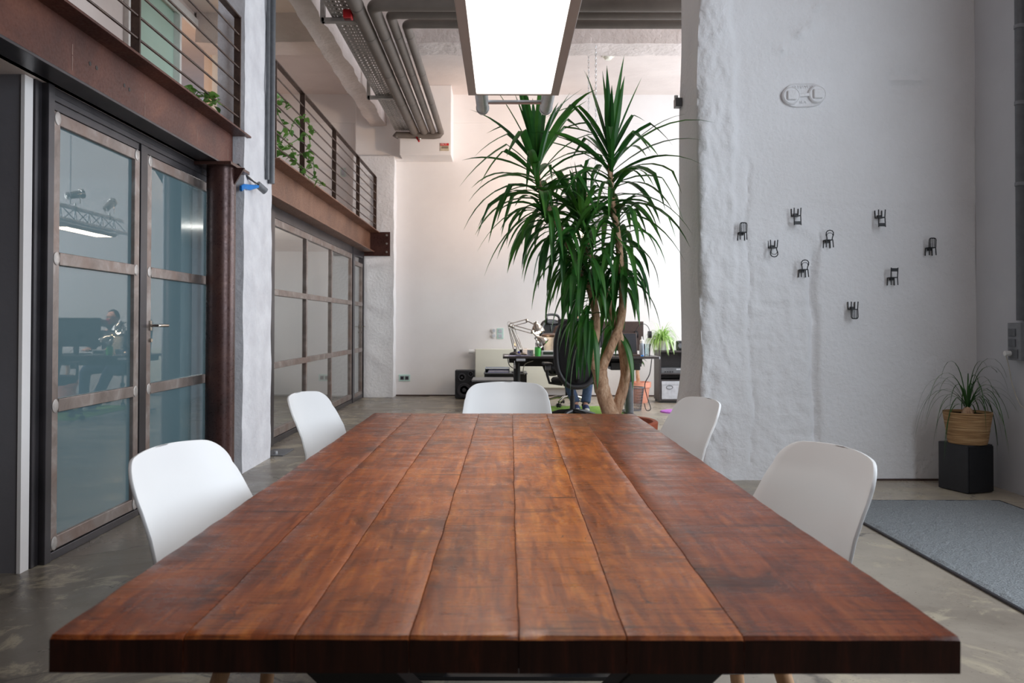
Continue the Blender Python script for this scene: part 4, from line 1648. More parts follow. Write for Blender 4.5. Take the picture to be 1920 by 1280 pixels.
for bx, bz in ((-0.096, -0.008), (0.094, 0.004)):
    q = Vector((c.x + bx, c.y, c.z + bz))
    MB().lathe([(0.066, 0.0), (0.064, 0.02), (0.056, 0.028), (0.054, 0.024), (0.0, 0.024)], q, 32, ry).build('boss', M['rough'], ap)
    MB().box((q.x - 0.034, q.y - 0.045, q.z - 0.034), (q.x + 0.034, q.y - 0.01, q.z + 0.034)).build('bolt_head', M['rough'], ap, smooth=0, bevel=0.008)
MB().bar((c.x - 0.05, c.y - 0.012, c.z - 0.006), (c.x + 0.05, c.y - 0.012, c.z + 0.003), 0.022, 0.022).build('rib', M['rough'], ap, smooth=0, bevel=0.004)
text_mesh('H-HAVESE', 0.028, Matrix.Translation((-0.006, -0.009, 0.058)) @ Matrix.Rotation(-0.05, 4, 'Y') @ UPR, M['rough'], 'cast_lettering', ap, 0.006, 1.25)
text_mesh('SLA', 0.026, Matrix.Translation((-0.01, -0.009, -0.054)) @ UPR, M['rough'], 'cast_lettering', ap, 0.006, 1.25)

# ================================================================== YUCCA
YC = Vector((0.77, 5.75, 0.0))
yu = thing('potted_yucca', 'tall green yucca tree in a terracotta pot behind the table', 'plant', YC)
MB().lathe([(0.0, 0.0), (0.235, 0.0), (0.245, 0.02), (0.305, 0.36), (0.31, 0.375), (0.335, 0.38), (0.34, 0.44), (0.325, 0.45), (0.305, 0.445), (0.295, 0.40), (0.0, 0.40)], YC, 48).build('pot', M['terracotta'], yu)
MB().lathe([(0.0, 0.0), (0.293, 0.0)], YC + Vector((0, 0, 0.405)), 36).build('soil', M['soil'], yu)


def Y(px, py, dy=0.0):
    return P(px, py, YC.y + dy)


def catmull(pts, n=6):
    pts = [Vector(p) for p in pts]
    out = []
    for i in range(len(pts) - 1):
        p0, p1, p2, p3 = pts[max(0, i - 1)], pts[i], pts[i + 1], pts[min(len(pts) - 1, i + 2)]
        for k in range(n):
            t = k / n
            out.append(0.5 * ((2 * p1) + (p2 - p0) * t + (2 * p0 - 5 * p1 + 4 * p2 - p3) * t * t + (3 * p1 - p0 - 3 * p2 + p3) * t ** 3))
    out.append(pts[-1])
    return out


def stem(name, pts, r0, r1, parent, swell=None, mat='bark', seg=14, wob=0.08):
    path = catmull(pts, 8)
    n = len(path)
    rs = []
    for i in range(n):
        t = i / (n - 1)
        r = r0 + (r1 - r0) * t
        r *= 1 + wob * noise.noise(Vector((t * 14, r0 * 50, 3)))
        if swell:
            for (ts, a, w_) in swell:
                r *= 1 + a * math.exp(-((t - ts) / w_) ** 2)
        rs.append(r)
    return MB().tube(path, rs, seg).build(name, M[mat], parent), path


# trunk one forks at about (1125, 690)
tk1, _ = stem('trunk', [Y(1150, 800, -.02), Y(1143, 770, -.02), Y(1131, 735), Y(1126, 705), Y(1124, 690)], 0.060, 0.047, yu, [(1.0, 0.18, 0.15), (0, 0.25, .2)])
stem('branch', [Y(1122, 700), Y(1113, 678), Y(1112, 655, -.02), Y(1118, 615), Y(1112, 560), Y(1092, 510), Y(1062, 450), Y(1030, 395), Y(1010, 345), Y(1005, 300)], 0.036, 0.018, tk1)
stem('branch', [Y(1126, 700), Y(1135, 675), Y(1150, 640, -.02), Y(1163, 605), Y(1168, 560), Y(1164, 500), Y(1158, 440), Y(1150, 390), Y(1145, 340), Y(1144, 290)], 0.036, 0.018, tk1)
tk2, _ = stem('trunk', [Y(1148, 800, .08), Y(1157, 765, .08), Y(1170, 720, .07), Y(1172, 690, .06), Y(1165, 645, .05), Y(1152, 600, .04), Y(1135, 540, .03), Y(1115, 500, .02), Y(1100, 455, 0)], 0.044, 0.018, yu)

R = random.Random(5)


def crown(path_px, n, Lr, wr, el_top, el_bot, name='foliage', dspread=1.0, seed=0, power=1.0, ybias=0.0, droopk=(0.5, 3.2)):
    """leaves spring from along a stem: upright at the growing tip, hanging lower down"""
    R = random.Random(seed)
    path = catmull([Y(*p) for p in path_px], 6)
    mb = MB()
    m = len(path) - 1
    ga = 2.39996
    for k in range(n):
        t = (k + R.uniform(-.3, .3)) / n
        t = max(0, min(1, t))
        s = t ** power              # 0 = tip, 1 = lowest
        i = (1 - s) * m
        i0 = min(int(i), m - 1)
        p = path[i0].lerp(path[i0 + 1], i - i0)
        ax = (path[min(i0 + 1, m)] - path[max(i0 - 1, 0)]).normalized()
        el = el_top + (el_bot - el_top) * s + R.uniform(-0.22, 0.22)
        a = k * ga + R.uniform(-0.3, 0.3)
        u = ax.cross(Vector((0, 1, 0))).normalized()
        v = ax.cross(u)
        dd_ = (u * math.cos(a) + v * math.sin(a)) * math.cos(el)
        d = dd_ + (ax * 0.8 + Vector((0, 0, 0.2))) * math.sin(el)
        L = R.uniform(*Lr) * (0.80 + 0.35 * min(1, s * 4)) * (1 - 0.15 * s)
        droop = droopk[0] + (droopk[1] - droopk[0]) * s ** 0.8 + R.uniform(-0.25, 0.5)
        nv, nf, nm = len(mb.v), len(mb.f), len(mb.m)
        kink = R.uniform(0.3, 0.7) if R.random() < 0.35 and s > 0.08 else None
        mb.leaf(p, d, L, R.uniform(*wr), max(0.05, droop), 8, 0.16, 0.4, R.uniform(-0.5, 0.5), kink)
        tip = mb.v[-2]
        tx, ty = CX + tip[0] / tip[1] * F, CY - (tip[2] - H) / tip[1] * F
        # few leaves reach down over the bare forks or past the right side
        if (ty > 628 and 1096 < tx < 1135 and R.random() < 0.6) or (ty > 622 and 1135 <= tx < 1300 and R.random() < 0.88) or ty > 745:
            del mb.v[nv:], mb.f[nf:], mb.m[nm:]
    return mb.build(name, M['yucca'], yu)


LW = (0.040, 0.058)
crown([(1018, 400), (1010, 360), (1006, 322), (1005, 296)], 66, (0.54, 0.76), LW, 1.30, -0.1, seed=1, droopk=(0.05, 1.3))
crown([(1152, 400), (1148, 350), (1145, 310), (1144, 280)], 66, (0.54, 0.76), LW, 1.30, -0.1, seed=2, droopk=(0.05, 1.3))
crown([(1070, 505), (1050, 455), (1028, 420), (1014, 392)], 46, (0.38, 0.52), LW, 0.9, -0.4, seed=3, droopk=(0.9, 3.6))
crown([(1168, 510), (1164, 470), (1158, 430), (1154, 400)], 46, (0.36, 0.50), LW, 0.9, -0.4, seed=4, droopk=(0.9, 3.6))
crown([(1108, 505), (1102, 465, -.05), (1092, 425, -.05), (1088, 405, -.05)], 50, (0.36, 0.50), LW, 1.45, -0.2, seed=5, droopk=(0.3, 2.6))
crown([(1102, 575, -.08), (1104, 545, -.08), (1096, 515, -.08), (1088, 490, -.08)], 46, (0.36, 0.50), LW, 0.9, -0.7, seed=6, droopk=(2.0, 4.2))
crown([(1166, 600, .0), (1164, 570, 0), (1160, 540, 0), (1158, 520, 0)], 34, (0.34, 0.46), LW, 0.7, -0.7, seed=8, droopk=(2.2, 4.5))
crown([(1108, 615, -.06), (1110, 600, -.06), (1108, 585, -.06)], 22, (0.40, 0.54), LW, 0.2, -1.0, seed=9, droopk=(3.0, 5.0))
crown([(1158, 640, .06), (1154, 615, .06), (1150, 600, .06)], 20, (0.34, 0.46), LW, 0.1, -1.0, seed=10, droopk=(3.0, 5.0))


# ================================================================== POTHOS AND GALLERY PLANT
def heart_leaf(mb, p, d, size, roll=0.0):
    """small pointed heart-shaped leaf with a folded midrib"""
    d = Vector(d).normalized()
    s = d.cross(Vector((0, 0, 1)))
    if s.length < .05:
        s = Vector((1, 0, 0))
    s.normalize()
    s = Matrix.Rotation(roll, 3, d) @ s
    n = s.cross(d)
    prof = [(0.0, 0.0), (0.10, 0.26), (0.28, 0.36), (0.5, 0.31), (0.72, 0.18), (0.9, 0.07), (1.0, 0.0)]
    mid = [Vector(p) + d * size * t - n * size * 0.12 * t * t for t, w in prof]
    vs = []
    for (t, w), c in zip(prof, mid):
        vs += [c - s * w * size + n * w * size * 0.3, c, c + s * w * size + n * w * size * 0.3]
    fs = []
    for i in range(len(prof) - 1):
        a = i * 3
        fs += [(a, a + 1, a + 4, a + 3), (a + 1, a + 2, a + 5, a + 4)]
    mb.add(vs, fs)


po = thing('climbing_pothos', 'light green vine climbing through the farther gallery railing', 'plant', (-2.15, 7.3, 2.5))
MB().box((-2.42, 6.85, 2.505), (-2.24, 7.7, 2.66)).build('planter', M['midgrey'], po, smooth=0, bevel=0.01)
MB().box((-2.405, 6.865, 2.655), (-2.255, 7.685, 2.665)).build('soil', M['soil'], po, smooth=0)
R = random.Random(3)
vm, lm = MB(), MB()
vines = [[(505, 262), (508, 235), (504, 205), (506, 178), (530, 186), (536, 205)],
         [(512, 265), (530, 240), (520, 215), (512, 195), (528, 190), (545, 200)],
         [(520, 270), (540, 250), (548, 230), (560, 218), (575, 226), (584, 250)],
         [(525, 280), (555, 262), (572, 250), (580, 270), (576, 292), (584, 315)],
         [(540, 290), (560, 290), (575, 285), (585, 300), (590, 330), (605, 348)],
         [(505, 280), (530, 285), (548, 300), (566, 318), (575, 330), (600, 345)],
         [(503, 240), (512, 255), (520, 262), (530, 275), (545, 280), (552, 300)]]
for pts in vines:
    wp = []
    for i, (px, py) in enumerate(pts):
        d = 7.0 + (px - 505) / 100 * 1.0 + R.uniform(-.1, .1)
        wp.append(P(px, py, d * 1.0))
    path = catmull(wp, 6)
    vm.tube(path, 0.004, 6)
    for i in range(0, len(path), 2):
        a = R.uniform(0, 2 * PI)
        dd = Vector((math.cos(a), math.sin(a) * 0.6 - 0.3, R.uniform(-1.1, 0.25)))
        heart_leaf(lm, path[i], dd, R.uniform(0.045, 0.085), R.uniform(-1.2, 1.2))
vm.build('stem', M['pothos'], po)
lm.build('foliage', M['pothos'], po)

gp = thing('trailing_gallery_plant', 'small bright green plant on the floor behind the nearer railing', 'plant', (-2.25, 5.6, 2.5))
MB().lathe([(0.0, 0), (0.07, 0), (0.09, 0.13), (0.08, 0.13), (0.0, 0.12)], (-2.27, 5.62, 2.502), 24).build('pot', M['white'], gp)
lm, vm = MB(), MB()
for k in range(30):
    a = R.uniform(0, 2 * PI)
    px, py = R.uniform(350, 410), 0
    py = 190 + R.uniform(-14, 16) - (385 - px) * 0.3 * (-1)
    py = 166 + (px - 345) * 0.42 + R.uniform(-8, 12)
    q = P(px, py, 5.45 + R.uniform(-.2, .25))
    heart_leaf(lm, q, (math.cos(a), math.sin(a) - 0.3, R.uniform(-.8, .4)), R.uniform(0.05, 0.085), R.uniform(-1, 1))
    if k % 3 == 0:
        vm.tube([(-2.27, 5.62, 2.62), ((q.x - 2.27) / 2, (q.y + 5.62) / 2, max(q.z, 2.7) + 0.03), q], 0.003, 5)
lm.build('foliage', M['pothos'], gp)
vm.build('stem', M['pothos'], gp)
gs = thing('wall_switch', 'pale switch plate on the gallery wall behind the farther railing', 'switch', P(642, 323, 12.5))
q = P(642, 323, 12.59)
MB().box((q.x - .04, q.y - .012, q.z - .07), (q.x + .04, q.y + .008, q.z + .07)).build('plate', simple('pale_green_plate', srgb(205, 220, 212), .3), gs, smooth=0, bevel=.003)
MB().box((q.x - .024, q.y - .018, q.z - .05), (q.x + .024, q.y - .012, q.z + .05)).build('rocker', M['palegrey'], gs, smooth=0, bevel=.002)

# ================================================================== FAR WALL FITTINGS
GP = simple('green_glass_plate', srgb(196, 224, 214), 0.2, 0, 0.02)
DW = 12.6


def plate(name, label, cat, px0, py0, px1, py1, insets, d=DW, grp=None):
    a, b = P(px0, py1, d), P(px1, py0, d)
    root = thing(name, label, cat, ((a.x + b.x) / 2, d - 0.005, (a.z + b.z) / 2), 0, grp)
    MB().box((a.x, d - 0.012, a.z), (b.x, d + 0.002, b.z)).build('plate', GP, root, smooth=0, bevel=0.002)
    for nm, x0, y0, x1, y1, rnd in insets:
        e, f = P(x0, y1, d), P(x1, y0, d)
        o = MB().box((e.x, d - 0.018, e.z), (f.x, d - 0.012, f.z)).build(nm, M['midgrey'] if rnd else M['palegrey'], root, smooth=0, bevel=0.002)
        if rnd:
            cc = (Vector(e) + Vector(f)) / 2
            MB().cyl((cc.x, d - 0.0195, cc.z), (cc.x, d - 0.018, cc.z), 0.018, 16).build('pin_hole', M['black'], o)
    return root


plate('wall_socket', 'double socket on a pale glass plate low on the far wall', 'socket', 748.5, 702, 769.5, 714.5,
      [('socket', 751, 705, 758, 712, 1), ('socket', 760, 705, 767, 712, 1)])
plate('light_switch', 'upright pale glass double light switch on the far wall', 'switch', 932, 615, 944, 635,
      [('rocker', 934.5, 617, 941.5, 624, 0), ('rocker', 934.5, 626, 941.5, 633, 0)])
for i, (py, lab) in enumerate(((619.5, 'upper of two round white dials beside the light switch'), (629, 'lower of two round white dials beside the light switch'))):
    q = P(926, py, DW)
    t = thing('wall_dial', lab, 'dial', (q.x, DW - .01, q.z), 0, 'round white wall dials')
    MB().cyl((q.x, DW - 0.03, q.z), (q.x, DW, q.z), 0.036, 28).build('rim', M['white'], t)
    MB().cyl((q.x, DW - 0.036, q.z), (q.x, DW - 0.03, q.z), 0.022, 22).build('knob', M['palegrey'], t)

# radiator
rd = thing('panel_radiator', 'wide cream panel radiator on the far wall behind the desk', 'radiator', (0.4, 12.5, 0.14))
MB().box((-0.43, 12.46, 0.14), (1.36, 12.54, 0.745)).build('panel', M['cream'], rd, smooth=0, bevel=0.01, bseg=3)
MB().box((-0.40, 12.54, 0.2), (-0.36, 12.6, 0.7)).box((1.28, 12.54, 0.2), (1.32, 12.6, 0.7)).build('bracket', M['grey'], rd, smooth=0)
MB().cyl((-0.53, 12.50, 0.705), (-0.45, 12.50, 0.705), 0.03, 20).build('valve_head', M['white'], rd)
MB().tube([(0.28, 12.5, 0.14), (0.28, 12.5, 0.05), (0.28, 12.6, 0.05)], 0.012, 10).build('pipe', M['white'], rd)

# loudspeaker on the floor
lsx, lsd = P(872, 700, 12.1).x, 12.1
ls = thing('loudspeaker', 'black three-way loudspeaker standing on the floor left of the cabinets', 'speaker', (lsx, lsd, 0))
MB().box((lsx - 0.15, lsd - 0.0, 0.01), (lsx + 0.15, lsd + 0.28, 0.43)).build('cabinet', M['blackvinyl'], ls, smooth=0, bevel=0.005)
rx = Matrix.Rotation(PI / 2, 3, 'X')


def driver(x, z, r):
    MB().lathe([(r, 0.0), (r * 0.98, 0.010), (r * 0.86, 0.012), (r * 0.82, 0.003), (r * 0.72, 0.004), (r * 0.3, -0.01), (r * 0.28, 0.004), (0, 0.010)], (x, lsd, z), 28, rx).build('driver', M['cone'], ls)


driver(lsx - 0.01, 0.135, 0.105)
driver(lsx - 0.045, 0.325, 0.062)
driver(lsx + 0.085, 0.375, 0.042)
driver(lsx + 0.088, 0.265, 0.026)

# low pedestals with paper tray
DKX0, DKX1, DKZ = 0.0, 1.88, 0.745
c1 = thing('drawer_pedestal', 'low black pedestal with grey top, nearest the loudspeaker', 'cabinet', (-0.12, 11.2, 0))
MB().box((-0.415, 10.95, 0.03), (0.14, 11.5, 0.345)).build('body', M['black'], c1, smooth=0, bevel=0.004)
MB().box((-0.425, 10.93, 0.345), (0.15, 11.52, 0.37)).build('top', M['grey'], c1, smooth=0, bevel=0.004)
MB().box((-0.25, 10.925, 0.285), (-0.05, 10.95, 0.31)).build('handle', M['alu'], c1, smooth=0, bevel=0.004)
MB().box((-0.39, 10.97, 0.0), (0.12, 11.48, 0.03)).build('plinth', M['black'], c1, smooth=0)
c2 = thing('drawer_pedestal', 'slightly taller low black cabinet against the radiator, under the papers', 'cabinet', (-0.05, 11.9, 0))
MB().box((-0.27, 11.7, 0.0), (0.35, 12.3, 0.40)).build('body', M['black'], c2, smooth=0, bevel=0.004)
MB().box((-0.28, 11.69, 0.40), (0.36, 12.31, 0.415)).build('top', M['midgrey'], c2, smooth=0, bevel=0.003)
pt = thing('letter_tray', 'clear plastic letter tray on the taller low cabinet', 'tray', (-0.07, 11.9, 0.415))
t = MB()
t.box((-0.26, 11.72, 0.416), (0.10, 12.0, 0.420)).box((-0.26, 11.72, 0.416), (-0.256, 12.0, 0.49)).box((0.096, 11.72, 0.416), (0.10, 12.0, 0.49)).box((-0.26, 11.996, 0.416), (0.1, 12.0, 0.49)).box((-0.26, 11.72, 0.475), (0.10, 12.0, 0.479))
t.build('tray', M['thermo'], pt, smooth=0)
ps = thing('paper_stack', 'stack of bluish papers inside the clear letter tray', 'papers', (-0.07, 11.86, 0.42))
for k in range(3):
    MB().box((-0.22 + 0.01 * k, 11.74, 0.421 + 0.015 * k), (0.085, 11.98, 0.434 + 0.015 * k)).build('sheaf', M['paperblue'] if k % 2 == 0 else M['paper'], ps, smooth=0)
pn = thing('flat_notebook', 'thin dark notebook lying beside the letter tray', 'notebook', (0.2, 11.85, 0.416))
MB().box((0.13, 11.74, 0.416), (0.31, 11.95, 0.430)).build('cover', M['cable'], pn, smooth=0, bevel=0.002)

# desk
dk = thing('height_adjustable_desk', 'dark height-adjustable office desk behind the yucca', 'desk', (0.94, 10.0, 0))
MB().box((DKX0, 9.62, 0.718), (DKX1, 10.42, 0.745)).build('desktop', M['charcoal'], dk, smooth=0, bevel=0.004)
MB().box((DKX1 - 0.002, 9.62, 0.716), (DKX1 + 0.012, 10.42, 0.744)).build('edge_trim', M['palegrey'], dk, smooth=0, bevel=0.003)
for xx in (0.175, 1.58):
    rr = 0.05
    MB().tube([(xx, 9.98, 0.40), (xx, 9.98, 0.70)], 0.042, 24).build('leg', M['black'], dk)
    MB().tube([(xx, 9.98, 0.03), (xx, 9.98, 0.42)], rr, 24).build('leg', M['midgrey'] if xx > 1 else M['black'], dk)
    MB().box((xx - 0.04, 9.65, 0.013), (xx + 0.04, 10.38, 0.035)).build('foot', M['black'], dk, smooth=0, bevel=0.01)
    MB().box((xx - 0.10, 9.75, 0.66), (xx + 0.12, 10.3, 0.716)).build('bracket', M['black'], dk, smooth=0, bevel=0.006)
MB().box((0.2, 10.1, 0.60), (1.75, 10.2, 0.70)).build('crossbeam', M['black'], dk, smooth=0)
MB().box((1.35, 10.0, 0.56), (1.72, 10.3, 0.66)).build('cable_basket', M['black'], dk, smooth=0, bevel=0.01)
MB().box((0.16, 9.60, 0.688), (0.27, 9.66, 0.716)).build('control_unit', M['palegrey'], dk, smooth=0, bevel=0.005)
ky = MB()
ky.tube([(0.14, 9.61, 0.69), (0.143, 9.61, 0.64)], 0.002, 6)
ky.box((0.132, 9.608, 0.60), (0.152, 9.614, 0.645))
tag(ky.build('hanging_key', M['alu'], smooth=0), 'small key dangling below the left end of the desk', 'key')
# green artificial turf below the desk
tm = MB()
n1, n2 = 60, 50
vs = []
for i in range(n1 + 1):
    for j in range(n2 + 1):
        x = 0.62 + 0.93 * i / n1
        y = 9.3 + 1.75 * j / n2
        vs.append((x, y, 0.008 + 0.004 * noise.noise(Vector((x * 50, y * 50, 0))) if 0 < i < n1 and 0 < j < n2 else 0.002))
tm.add(vs, [(i * (n2 + 1) + j, (i + 1) * (n2 + 1) + j, (i + 1) * (n2 + 1) + j + 1, i * (n2 + 1) + j + 1) for i in range(n1) for j in range(n2)])
tag(tm.build('turf_mat', M['turf'], smooth=0), 'green artificial grass mat on the floor under the desk', 'rug')

DZ = DKZ


def anglepoise(label, base, elbow, shoulder, head, aim, power):
    """chrome desk lamp: base, two parallel-rod arms, reflector head"""
    root = thing('desk_lamp', label, 'lamp', base, 0, 'chrome desk lamps')
    base, elbow, head, aim = Vector(base), Vector(elbow), Vector(head), Vector(aim)
    MB().lathe([(0.0, 0.0), (0.07, 0.0), (0.07, 0.02), (0.05, 0.032), (0.02, 0.04), (0.018, 0.075), (0.0, 0.075)], base, 28).build('base', M['cable'], root)
    lo = MB()
    for s in (-0.022, 0.022):
        lo.cyl(base + Vector((s, 0, 0.07)), elbow + Vector((s, 0, 0)), 0.0055, 8)
    lo.cyl(base + Vector((0.0, -0.02, 0.10)), elbow + Vector((0.0, -0.02, -0.03)), 0.009, 8)
    lo.build('lower_arm', M['chrome'], root)
    up = MB()
    for s in (-0.02, 0.02):
        up.cyl(elbow + Vector((0, 0, s)), shoulder_v(shoulder) + Vector((0, 0, s)), 0.0055, 8)
    up.ball(elbow, 0.02)
    up.tube([elbow + Vector((0.02 * math.cos(a) - .01, -0.01, 0.03 * math.sin(a) + .02)) for a in [k * PI / 5 for k in range(10)]], 0.002, 5, closed=True)
    up.build('upper_arm', M['chrome'], root)
    sh = shoulder_v(shoulder)
    jt = MB()
    jt.ball(sh, 0.02)
    jt.cyl(sh, head, 0.008, 10)
    jt.build('joint', M['chrome'], root)
    d = (aim - head).normalized()
    rot = d.to_track_quat('Z', 'Y').to_matrix()
    MB().lathe([(0.0, -0.05), (0.028, -0.048), (0.032, -0.02), (0.05, 0.0), (0.07, 0.03), (0.083, 0.065), (0.085, 0.09), (0.081, 0.09), (0.078, 0.06), (0.04, 0.01), (0, 0.0)], head, 28, rot).build('lamp_shade', M['chrome'], root)
    MB().ball(head + d * 0.05, 0.03).build('bulb', M['bulb'] if power else M['white'], root)
    if power:
        l = point('bulb_light', head + d * 0.092, power, (1, 0.74, 0.45), 0.03)
        l.parent = root
        l.location = l.location - base
    return root


def shoulder_v(s):
    return Vector(s)


anglepoise('chrome jointed desk lamp, its lit head raised higher', P(966, 660, 10.1).to_tuple()[:2] + (DZ,), P(956, 610, 10.1), P(988, 601, 10.05), P(1006, 610, 9.98), P(1013, 640, 9.95), 3)
anglepoise('chrome jointed desk lamp, its head bent down lower beside the green cup', P(977, 662, 9.85).to_tuple()[:2] + (DZ,), P(961, 612, 9.85), P(998, 622, 9.8), P(1010, 636, 9.75), P(1030, 655, 9.72), 0)

pcx = P(1008.5, 650, 9.72)
pc = thing('pencil_cup', 'bright green pencil cup on the left part of the desk', 'cup', (pcx.x, 9.72, DZ))
MB().lathe([(0.0, 0.0), (0.036, 0.0), (0.038, 0.108), (0.034, 0.108), (0.032, 0.01), (0.0, 0.01)], (pcx.x, 9.72, DZ), 24).build('cup', M['green'], pc)
for k in range(4):
    a = k * 1.7
    q0 = Vector((pcx.x + 0.012 * math.cos(a), 9.72 + 0.012 * math.sin(a), DZ + 0.015))
    q1 = Vector((pcx.x + 0.028 * math.cos(a), 9.72 + 0.028 * math.sin(a), DZ + 0.14 + 0.012 * k))
    t = tag(MB().cyl(q0, q1, 0.004, 8).build('pencil', [M['grey'], M['white'], M['blackplastic'], M['oak']][k]), ['grey pen in the green cup', 'white pen in the green cup', 'black pen in the green cup', 'wooden pencil in the green cup'][k], 'pen', 'pens in the green cup')
ck = thing('desk_clock', 'small white digital clock with grey display beside the green cup', 'clock', (0.56, 9.75, DZ))
a, b = P(1015, 664, 9.74), P(1040, 655, 9.74)
MB().box((a.x, 9.70, DZ), (b.x, 9.75, DZ + 0.068)).build('case', M['white'], ck, smooth=0, bevel=0.006)
MB().box((a.x + 0.02, 9.697, DZ + 0.018), (b.x - 0.02, 9.70, DZ + 0.052)).build('display', M['lcd'], ck, smooth=0)


def small_box(name, label, cat, px0, px1, d, h, dep, mat, bev=0.004, z=None):
    x0, x1 = P(px0, 600, d).x, P(px1, 600, d).x
    z = DZ if z is None else z
    r = thing(name, label, cat, ((x0 + x1) / 2, d + dep / 2, z))
    MB().box((x0, d, z + 0.0005), (x1, d + dep, z + h)).build('body', mat, r, smooth=0, bevel=bev)
    return r, x0, x1


bx, x0, x1 = small_box('charger_cube', 'small pale grey cube-shaped box on the left of the desk', 'box', 989, 1000, 9.75, 0.075, 0.07, M['palegrey'])
MB().cyl(((x0 + x1) / 2, 9.748, DZ + 0.045), ((x0 + x1) / 2, 9.751, DZ + 0.045), 0.008, 12).build('button', M['grey'], bx)
bx, x0, x1 = small_box('tissue_box', 'flat lilac box behind the pale grey cube', 'box', 979, 991, 10.24, 0.07, 0.12, M['paper'])
MB().box((x0 + 0.02, 10.28, DZ + 0.07), (x1 - 0.02, 10.32, DZ + 0.078)).build('slot', M['palegrey'], bx, smooth=0)
pp = thing('loose_papers', 'lilac papers spread at the left corner of the desk', 'papers', (0.16, 9.75, DZ))
MB().box((0.02, 9.63, DZ + 0.0005), (0.145, 9.86, DZ + 0.004)).build('sheet', M['paper'], pp, smooth=0)
MB().box((0.07, 9.64, DZ + 0.0045), (0.34, 9.765, DZ + 0.008)).build('sheet', M['paperblue'], pp, smooth=0)
tg = thing('small_gadget', 'tiny chrome and blue gadget lying on the papers', 'gadget', P(973, 660, 9.68).to_tuple()[:2] + (DZ + 0.008,))
q = Vector(tg.location)
MB().cyl(q + Vector((-.03, 0, .016)), q + Vector((.03, 0, .016)), 0.015, 14).build('barrel', M['chrome'], tg)
MB().ball(q + Vector((0.0, 0, .038)), 0.016).build('knob', simple('blue_knob', srgb(40, 50, 150), .3), tg)

# grey bin-like canister with brown lid at the back of the desk
cnx = P(1033, 640, 10.25).x
cn = thing('lidded_canister', 'tall pale grey canister with a wide brown lid on the desk', 'canister', (cnx, 10.25, DZ))
MB().lathe([(0, 0), (0.085, 0), (0.105, 0.225), (0.0, 0.226)], (cnx, 10.25, DZ + 0.0005), 28).build('body', M['palegrey'], cn)
MB().lathe([(0, 0.222), (0.105, 0.222), (0.125, 0.232), (0.125, 0.25), (0.09, 0.268), (0.0, 0.274)], (cnx, 10.25, DZ), 28).build('lid', M['brown'], cn)


# monitors
def monitor(label, xc, d, w, zb, h, mat):
    root = thing('monitor', label, 'monitor', (xc, d, DZ), 0, 'monitors on the desk')
    MB().box((xc - w / 2, d, zb), (xc + w / 2, d + 0.045, zb + h)).build('housing', mat, root, smooth=0, bevel=0.008)
    MB().box((xc - w / 2 + 0.02, d + 0.0451, zb + 0.02), (xc + w / 2 - 0.02, d + 0.047, zb + h - 0.02)).build('screen', M['screen'], root, smooth=0)
    MB().box((xc - 0.03, d - 0.03, DZ + 0.01), (xc + 0.03, d, zb + h * 0.6)).build('neck', M['blackplastic'], root, smooth=0, bevel=0.004)
    MB().box((xc - 0.12, d - 0.08, DZ + 0.0005), (xc + 0.12, d + 0.1, DZ + 0.012)).build('foot', M['blackplastic'], root, smooth=0, bevel=0.004)


monitor('black monitor behind the mesh chair, seen from its back', 0.97, 10.0, 0.56, 0.84, 0.36, M['blackplastic'])
monitor('dark brown monitor behind the open laptop, seen from its back', 1.52, 10.12, 0.52, 0.80, 0.37, M['brown'])
# laptop
lp = thing('laptop', 'open black laptop on the right half of the desk', 'laptop', (1.50, 9.8, DZ))
X0, X1 = P(1162, 600, 9.8).x, P(1207, 600, 9.8).x - 0.06
MB().box((X0, 9.66, DZ + 0.001), (X1, 9.90, DZ + 0.022)).build('base', M['brown'], lp, smooth=0, bevel=0.004)
kb = MB()
for r_ in range(5):
    for c_ in range(12):
        xx = X0 + 0.02 + (X1 - X0 - 0.04) * c_ / 12
        kb.box((xx, 9.72 + r_ * 0.032, DZ + 0.022), (xx + (X1 - X0 - 0.04) / 12 - 0.004, 9.745 + r_ * 0.032, DZ + 0.026))
kb.build('keyboard', M['cable'], lp, smooth=0)
scr = MB()
ang = Matrix.Translation((0, 9.90, DZ + 0.02)) @ Matrix.Rotation(-0.22, 4, 'X')
scr.box((X0, 0, 0), (X1, 0.012, 0.27), ang)
lid = scr.build('lid', M['brown'], lp, smooth=0, bevel=0.004)
MB().box((X0 + 0.012, -0.002, 0.018), (X1 - 0.012, 0.0, 0.258), ang).build('screen', M['screen'], lid, smooth=0)
MB().box(((X0 + X1) / 2 - 0.012, -0.0035, 0.007), ((X0 + X1) / 2 + 0.012, -0.002, 0.013), ang).build('badge', M['alu'], lid, smooth=0)
# headphones hanging on the monitor corner
hp = thing('headphones', 'headphones hooked over the corner of the brown monitor', 'headphones', P(1212, 622, 10.1))
cc = P(1206, 622, 10.1)
hb = []
for k in range(15):
    a = PI * k / 14
    hb.append(cc + Vector((0.085 * math.cos(a), 0.02, 0.105 * math.sin(a))))
MB().tube(hb, 0.004, 8).build('headband', M['cable'], hp)
for s in (-1, 1):
    MB().cyl(cc + Vector((s * 0.085 - 0.02, 0.02, -0.03)), cc + Vector((s * 0.085 + 0.02, 0.02, -0.03)), 0.045, 22).build('ear_cup', M['blackplastic'], hp)
